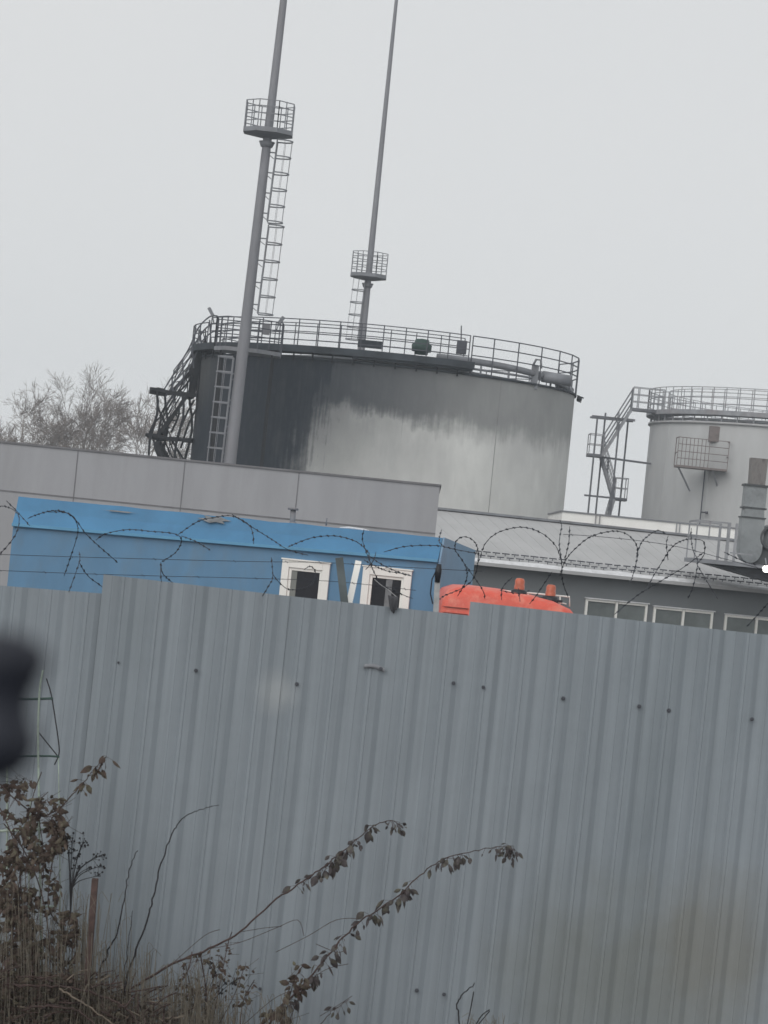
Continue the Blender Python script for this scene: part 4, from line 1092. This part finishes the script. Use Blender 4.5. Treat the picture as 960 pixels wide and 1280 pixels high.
cane('bramble_cane', 'bramble cane pointing up right at the left with a curled leaf cluster on its tip', [(62, 1030), (80, 1004), (98, 987), (108, 974), (120, 960), (134, 945)], 14.9, 14.9, .004, .0015, m_stem, [(.45, .6, 9, .9), (.75, 1, 22, .9)], m_leafb, 29, 'bramble cane', G)
G2 = 'bare whips before the fence'
cane('bare_whip', 'tallest bare dark whip curving over to the right at its tip', [(150, 1275), (155, 1235), (168, 1195), (185, 1145), (192, 1120), (203, 1075), (215, 1043), (230, 1022), (250, 1012), (272, 1006)], 14.8, 14.8, .0065, .0018, m_darkstem, [], m_leaf, 4, 'whip', G2)
cane('bare_whip', 'shorter dark whip standing just left of the tallest one', [(120, 1270), (125, 1215), (134, 1192), (148, 1160), (155, 1120), (163, 1085), (171, 1064)], 14.8, 14.8, .0065, .0022, m_darkstem, [], m_leaf, 5, 'whip', G2)
cane('bare_whip', 'thin straight whip between the two taller dark whips', [(152, 1270), (156, 1215), (162, 1170), (166, 1138)], 14.9, 14.9, .003, .0015, m_darkstem, [], m_leaf, 6, 'whip', G2)
cane('bare_whip', 'small hooked dark whip standing low right of the bramble leaves', [(574, 1310), (574, 1275), (571, 1255), (580, 1241), (594, 1229)], 15.0, 15.0, .005, .003, m_darkstem, [], m_leaf, 7, 'whip', G2, side=[((582, 1290), (588, 1262), (592, 1240)), ((586, 1300), (600, 1272), (612, 1262)), ((590, 1290), (612, 1264))])
cane('arched_runner', 'thick brown runner arching over the brush pile at bottom left', [(15, 1231), (50, 1233), (90, 1235), (130, 1246), (160, 1262), (176, 1285)], 14.3, 14.3, .007, .005, m_stem, [], m_leaf, 8, 'bramble cane', 'runners over the brush pile')
cane('arched_runner', 'lower brown runner curving to the ground under the thick one', [(30, 1262), (55, 1258), (95, 1262), (112, 1275), (128, 1290)], 14.2, 14.2, .006, .004, m_stem, [], m_leaf, 10, 'bramble cane', 'runners over the brush pile')
cane('arched_runner', 'pale middle runner crossing between the two brown runners', [(75, 1236), (88, 1245), (110, 1258), (135, 1275), (150, 1290)], 14.25, 14.25, .005, .004, m_stempale, [], m_leaf, 12, 'bramble cane', 'runners over the brush pile')

# dried umbel plants
def weed(name, label, px, py0, tops, Y, seed):
    rr = random.Random(seed); b = P(px, py0, Y); T = thing(name, b, label, 'dry weed', 'dry seed weeds')
    s = MB(); h = MB()
    for (x, y) in tops:
        e = P(x, y, Y+rr.uniform(-.05, .05)); mid = P(px+(x-px)*.3, py0+(y-py0)*.6, Y)
        s.tube(smooth([b, mid, e], 5), [.0035-.002*i/10 for i in range(11)], 5)
        for k in range(7):
            q = e+Vector((rr.gauss(0, .016), rr.gauss(0, .016), rr.gauss(0, .018))); s.tube([mid.lerp(e, .8+.02*k), q], .0012, 3)
            r_ = rr.uniform(.004, .008)
            h.lathe(q, [(0, -r_), (r_, -r_*.3), (r_*.8, r_*.6), (0, r_)], 6)
    s.build('stem', m_darkstem, T); h.build('seed_heads', m_darkstem, T)
weed('seed_weed', 'dark dry weed with seed heads right of the vine trellis', 88, 1145, [(90, 1048), (84, 1052), (102, 1055), (94, 1070), (98, 1082), (86, 1062), (105, 1050)], 14.8, 2)
weed('seed_weed', 'leaning dark dry weed with a few seed heads above the rusty post', 90, 1110, [(118, 1072), (128, 1068), (126, 1082), (110, 1085), (122, 1095)], 14.8, 7)
weed('seed_weed', 'tiny dry weed with scattered heads before the middle of the fence foot', 255, 1290, [(270, 1215), (282, 1228), (292, 1226), (276, 1240), (262, 1205)], 14.9, 9)

# rusty posts
for (x0, y0, x1, y1, w, lab) in ((119, 1098, 108, 1250, .034, 'rusty square post leaning beside the dark whips'), (12, 1200, 8, 1300, .05, 'short dark rusty post at the bottom left corner')):
    q = P(x1, y1, 14.7); q.z = min(q.z, .3); t = P(x0, y0, 14.7); d = (q-t); 
    s = MB(); s.bar(t, t+d, w, w); o = s.build('rusty_post', m_oldrust, bev=.003); tag(o, lab, 'post', 'rusty posts in the brush')

# painted trellis frame with the vine on it
def trellis():
    Y = 14.95; T = thing('metal_trellis', P(40, 1240, Y), 'old mint painted wire trellis overgrown at the left edge', 'trellis')
    def part(name, segs, r_, m_):
        s = MB()
        for sg in segs: s.tube(smooth([P(x, y, Y+o) for x, y, o in sg], 4), r_, 6)
        s.build(name, m_, T)
    part('upright', [[(54, 838, 0), (50, 860, 0), (48, 900, 0), (48, 945, 0), (50, 1100, 0), (53, 1250, 0)]], .006, m_mint)
    part('upright', [[(76, 1250, .05), (75, 1100, .05), (73, 945, .05)]], .003, m_mint)
    part('upright', [[(8, 1250, .1), (9, 1000, .1), (9, 850, .1)]], .005, m_mint)
    part('upright', [[(33, 1250, .02), (36, 1100, .02), (38, 1000, .02)]], .003, m_mint)
    part('crossbar', [[(-30, 872, .03), (30, 874, .03), (66, 873, .03)]], .007, m_green)
    part('crossbar', [[(-30, 947, .03), (52, 945, .03), (74, 946, .03)]], .006, m_green)
    part('crossbar', [[(-30, 1040, .03), (20, 1038, .03), (70, 1036, .03)]], .008, m_mint)
    part('crossbar', [[(-30, 1135, .03), (20, 1134, .03), (72, 1133, .03)]], .006, m_mint)
    part('curved_wire', [[(58, 848, .05), (64, 868, .05), (70, 905, .05), (74, 935, .05), (73, 946, .05)], [(48, 915, .05), (60, 930, .05), (72, 945, .05)], [(73, 946, .05), (68, 956, .05)]], .0035, m_darkstem)
trellis()
def vine(name, label, area, count, seed, stems, m_l, Yc=14.85, size=.045):
    rr = random.Random(seed); T = thing(name, P(area[0][0], area[0][1], Yc), label, 'vine')
    s = MB(); lf = MB()
    for c in stems:
        s.tube(smooth([P(x, y, Yc+rr.uniform(-.1, .1)) for x, y in c], 5), rr.uniform(.002, .004), 5)
    for (cx, cy, rx, ry, w) in area:
        for _ in range(int(count*w)):
            # clustered
            a = rr.uniform(0, 6.283); r_ = math.sqrt(rr.random()); x = cx+rx*r_*math.cos(a); y = cy+ry*r_*math.sin(a)
            if noise.noise(Vector((x*.045, y*.045, seed))) < -.12: continue
            q = P(x, y, Yc+rr.uniform(-.22, .22)); d = Vector((rr.uniform(-1, 1), rr.uniform(-.8, .3), rr.uniform(-1.2, .2)))
            leaf(lf, q, d, size*rr.uniform(.5, 1.3), rr, rr.uniform(-.5, 1.0), rr.uniform(.35, .65))
            if rr.random() < .5:
                e = q+Vector((rr.gauss(0, .05), rr.gauss(0, .03), rr.gauss(0, .05))); s.tube([q, e], .0012, 3)
    s.build('stems', m_stem, T); lf.build('leaves', m_l, T)
    return T
vine('climbing_vine', 'brown withered vine with dense dry leaves climbing the trellis', [(30, 1000, 34, 26, .10), (62, 1015, 20, 22, .07), (45, 1055, 32, 36, .22), (75, 1045, 8, 20, .04), (15, 1110, 26, 50, .16), (40, 1120, 40, 40, .12), (50, 1185, 50, 40, .24), (85, 1160, 14, 24, .05), (22, 1180, 30, 50, .2)],
     1700, 4, [[(10, 1250), (18, 1150), (30, 1060), (40, 1000), (52, 965)], [(30, 1250), (45, 1160), (55, 1080), (48, 1010), (60, 990)], [(60, 1250), (62, 1180), (50, 1110), (28, 1060), (5, 1030)], [(5, 1200), (25, 1120), (20, 1060), (0, 1010)], [(75, 1240), (80, 1170), (60, 1130), (70, 1050)], [(0, 980), (20, 1000), (50, 1020), (75, 1010)], [(70, 1240), (95, 1190), (92, 1150)]], m_leafb)
vine('withered_shrub', 'thin greenish withered shrub among dead stalks below the first leafy cane', [(255, 1225, 30, 40, .3), (275, 1200, 22, 22, .15), (300, 1235, 20, 30, .2), (235, 1255, 35, 25, .35)],
     260, 14, [[(262, 1300), (258, 1240), (250, 1190)], [(262, 1300), (275, 1230), (285, 1180), (290, 1165)], [(262, 1300), (290, 1250), (305, 1210)], [(258, 1290), (240, 1240), (232, 1205)], [(215, 1300), (222, 1240), (236, 1210), (240, 1190)], [(300, 1300), (303, 1255), (318, 1225)]], m_leafb, 14.95, .03)
vine('withered_shrub', 'dark clump of shrivelled leaves hugging the foot of the longest leafy cane', [(372, 1225, 14, 22, .4), (350, 1262, 18, 20, .6)],
     130, 24, [[(345, 1300), (358, 1262), (368, 1225), (380, 1205)], [(352, 1300), (372, 1250), (378, 1235)]], m_leafb, 15.0, .05)
# brush pile at the bottom left
def brush():
    rr = random.Random(77); T = thing('brush_pile', P(60, 1275, 14.5), 'tangled pile of dead twigs and dark leaves at the bottom left', 'brush pile')
    s = MB(); sp = MB(); lf = MB()
    for i in range(480):
        x = rr.uniform(-40, 215); y = rr.uniform(1215+max(0, x-90)*.35, 1310); a = rr.uniform(-.8, .8) if rr.random() < .3 else rr.uniform(.2, 2.9); L_ = rr.uniform(12, 48)
        Y = rr.uniform(14.2, 15.1); dx = L_*math.cos(a); dy = -L_*math.sin(a)*.6; sag = rr.uniform(-2, 4)
        (s if rr.random() < .88 else sp).tube(smooth([P(x, y, Y), P(x+dx/2, y+dy/2-sag, Y+rr.uniform(-.1, .1)), P(x+dx, y+dy, Y+rr.uniform(-.15, .15))], 3), rr.uniform(.0015, .0045), 4)
    for i in range(3000):
        x = rr.gauss(50, 62); y = rr.uniform(1218+max(0, x-80)*.4, 1300)
        q = P(x, y, rr.uniform(14.3, 15.0)); leaf(lf, q, Vector((rr.uniform(-1, 1), rr.uniform(-1, .5), rr.uniform(-.7, .7))), .04*rr.uniform(.5, 1.2), rr, rr.uniform(-.5, .9), rr.uniform(.3, .6))
    
    for o in (s.build('dark_twigs', m_stem, T), sp.build('pale_twigs', m_stempale, T), lf.build('leaf_litter', m_leafb, T)): o['kind'] = 'stuff'
brush()
# dead grass and fine stalks
def grass():
    rr = random.Random(5); s = MB()
    spots = [(100, 40, 1110, 300), (30, 45, 1080, 230), (60, 70, 1190, 130), (165, 40, 1180, 260), (240, 35, 1200, 260), (215, 45, 1215, 200), (60, 60, 1180, 130), (345, 20, 1235, 50), (600, 30, 1265, 40), (290, 30, 1240, 60)]
    for (cx, sx, ty, n) in spots:
        for _ in range(n):
            x = rr.gauss(cx, sx*.6); h = rr.random()**1.6; y1 = ty+(1290-ty)*(1-h)*.95; Y = rr.uniform(14.25, 15.4)
            b = P(x, 1335, Y); t = P(x+rr.gauss(4, 9), y1, Y+rr.uniform(-.08, .08)); md = b.lerp(t, .55)+Vector((rr.gauss(0, .015), 0, 0))
            if rr.random() < .25: t2 = t+Vector((rr.choice((-1, 1))*rr.uniform(.02, .06), 0, -rr.uniform(.0, .05))); pts = smooth([b, md, t, t2], 3)
            else: pts = smooth([b, md, t], 4)
            k = len(pts); s.tube(pts, [.0027-.0016*i/k for i in range(k)], 3)
    tag(s.build('dead_grass', m_grass), 'pale dead grass stalks along the foot of the fence', kind='stuff')
grass()

# ------------------------------------------------------------------ dark rubber knob close to the lens
def knob():
    Y = .6; c = P(-6, 885, Y); T = thing('rubber_knob', c, 'dark out of focus rubber knob at the left edge close to the lens', 'knob')
    k = Y/F; s = MB(); up = Vector((0, 0, 1))
    prof = [(0, -98), (22, -92), (44, -78), (58, -52), (56, -28), (46, -5), (44, 15), (52, 38), (60, 58), (56, 78), (36, 92), (16, 97), (0, 98)]
    s.lathe(c, [(r_*k, z*k) for r_, z in prof], 32); s.build('grip', m_knob, T)
    s = MB(); s.tube([c-Vector((0, 0, 0)), c-Vector((.04, 0, .0))], .004, 12); s.build('stalk', m_knob, T)
    s = MB(); s.box(c-Vector((.045, 0, 0)), (.012, .03, .05)); s.build('mount', m_knob, T, bev=.003)
knob()

# ------------------------------------------------------------------ haze, world, sun
hz = MB(); hz.box((0, 262, 18.5), (860, 700, 40)); 
ho = hz.build('haze', None) if False else None
me = bpy.data.meshes.new('haze'); 
me.from_pydata([tuple(v) for v in hz.v], [], hz.f); ho = bpy.data.objects.new('haze', me); C.objects.link(ho)
hm = bpy.data.materials.new('haze'); hm.use_nodes = True; N = hm.node_tree.nodes; L = hm.node_tree.links
N.remove(N['Principled BSDF']); pv = N.new('ShaderNodeVolumePrincipled'); pv.inputs['Density'].default_value = .0007; pv.inputs['Color'].default_value = (.84, .92, 1, 1)
L.new(pv.outputs[0], N['Material Output'].inputs['Volume']); me.materials.append(hm)
tag(ho, 'thin pale haze filling the air over the yard', kind='stuff')

EL = R(32); AZ = R(24)     # sun up left, behind cloud
w = bpy.data.worlds.new('World'); sc.world = w; w.use_nodes = True; N = w.node_tree.nodes; L = w.node_tree.links
bg = N['Background']; bg.inputs['Strength'].default_value = .1
sk = N.new('ShaderNodeTexSky'); sk.sky_type = 'NISHITA'; sk.sun_disc = False; sk.sun_elevation = EL; sk.sun_rotation = math.radians(180-60)*1.0
hs = N.new('ShaderNodeHueSaturation'); hs.inputs['Saturation'].default_value = .35; L.new(sk.outputs['Color'], hs.inputs['Color'])
tc = N.new('ShaderNodeTexCoord'); nz = N.new('ShaderNodeTexNoise'); nz.inputs['Scale'].default_value = 2.2; nz.inputs['Detail'].default_value = 4
L.new(tc.outputs['Generated'], nz.inputs['Vector'])
cr = N.new('ShaderNodeValToRGB'); cr.color_ramp.elements[0].position = .3; cr.color_ramp.elements[1].position = .75
cr.color_ramp.elements[0].color = (7.3, 7.42, 7.5, 1); cr.color_ramp.elements[1].color = (7.75, 7.76, 7.72, 1)
L.new(nz.outputs['Fac'], cr.inputs['Fac'])
mx = N.new('ShaderNodeMixRGB'); mx.inputs['Fac'].default_value = .93; L.new(hs.outputs['Color'], mx.inputs['Color1']); L.new(cr.outputs['Color'], mx.inputs['Color2'])
L.new(mx.outputs['Color'], bg.inputs['Color'])
sd = bpy.data.lights.new('sun', 'SUN'); sd.energy = 1.4; sd.angle = R(60); sd.color = (1, .97, .93)
so = bpy.data.objects.new('sun', sd); C.objects.link(so)
# direction to the sun: behind-left of the camera, high
ts = Vector((-math.sin(AZ)*math.cos(EL), -math.cos(AZ)*math.cos(EL), math.sin(EL)))
so.rotation_euler = ts.to_track_quat('Z', 'Y').to_euler(); so.location = (0, 0, 30)
sk.sun_rotation = math.atan2(ts.x, ts.y)
sc.view_settings.view_transform = 'Standard'; sc.view_settings.look = 'None'; sc.view_settings.exposure = 0; sc.view_settings.gamma = 1
sc.cycles.volume_bounces = 2
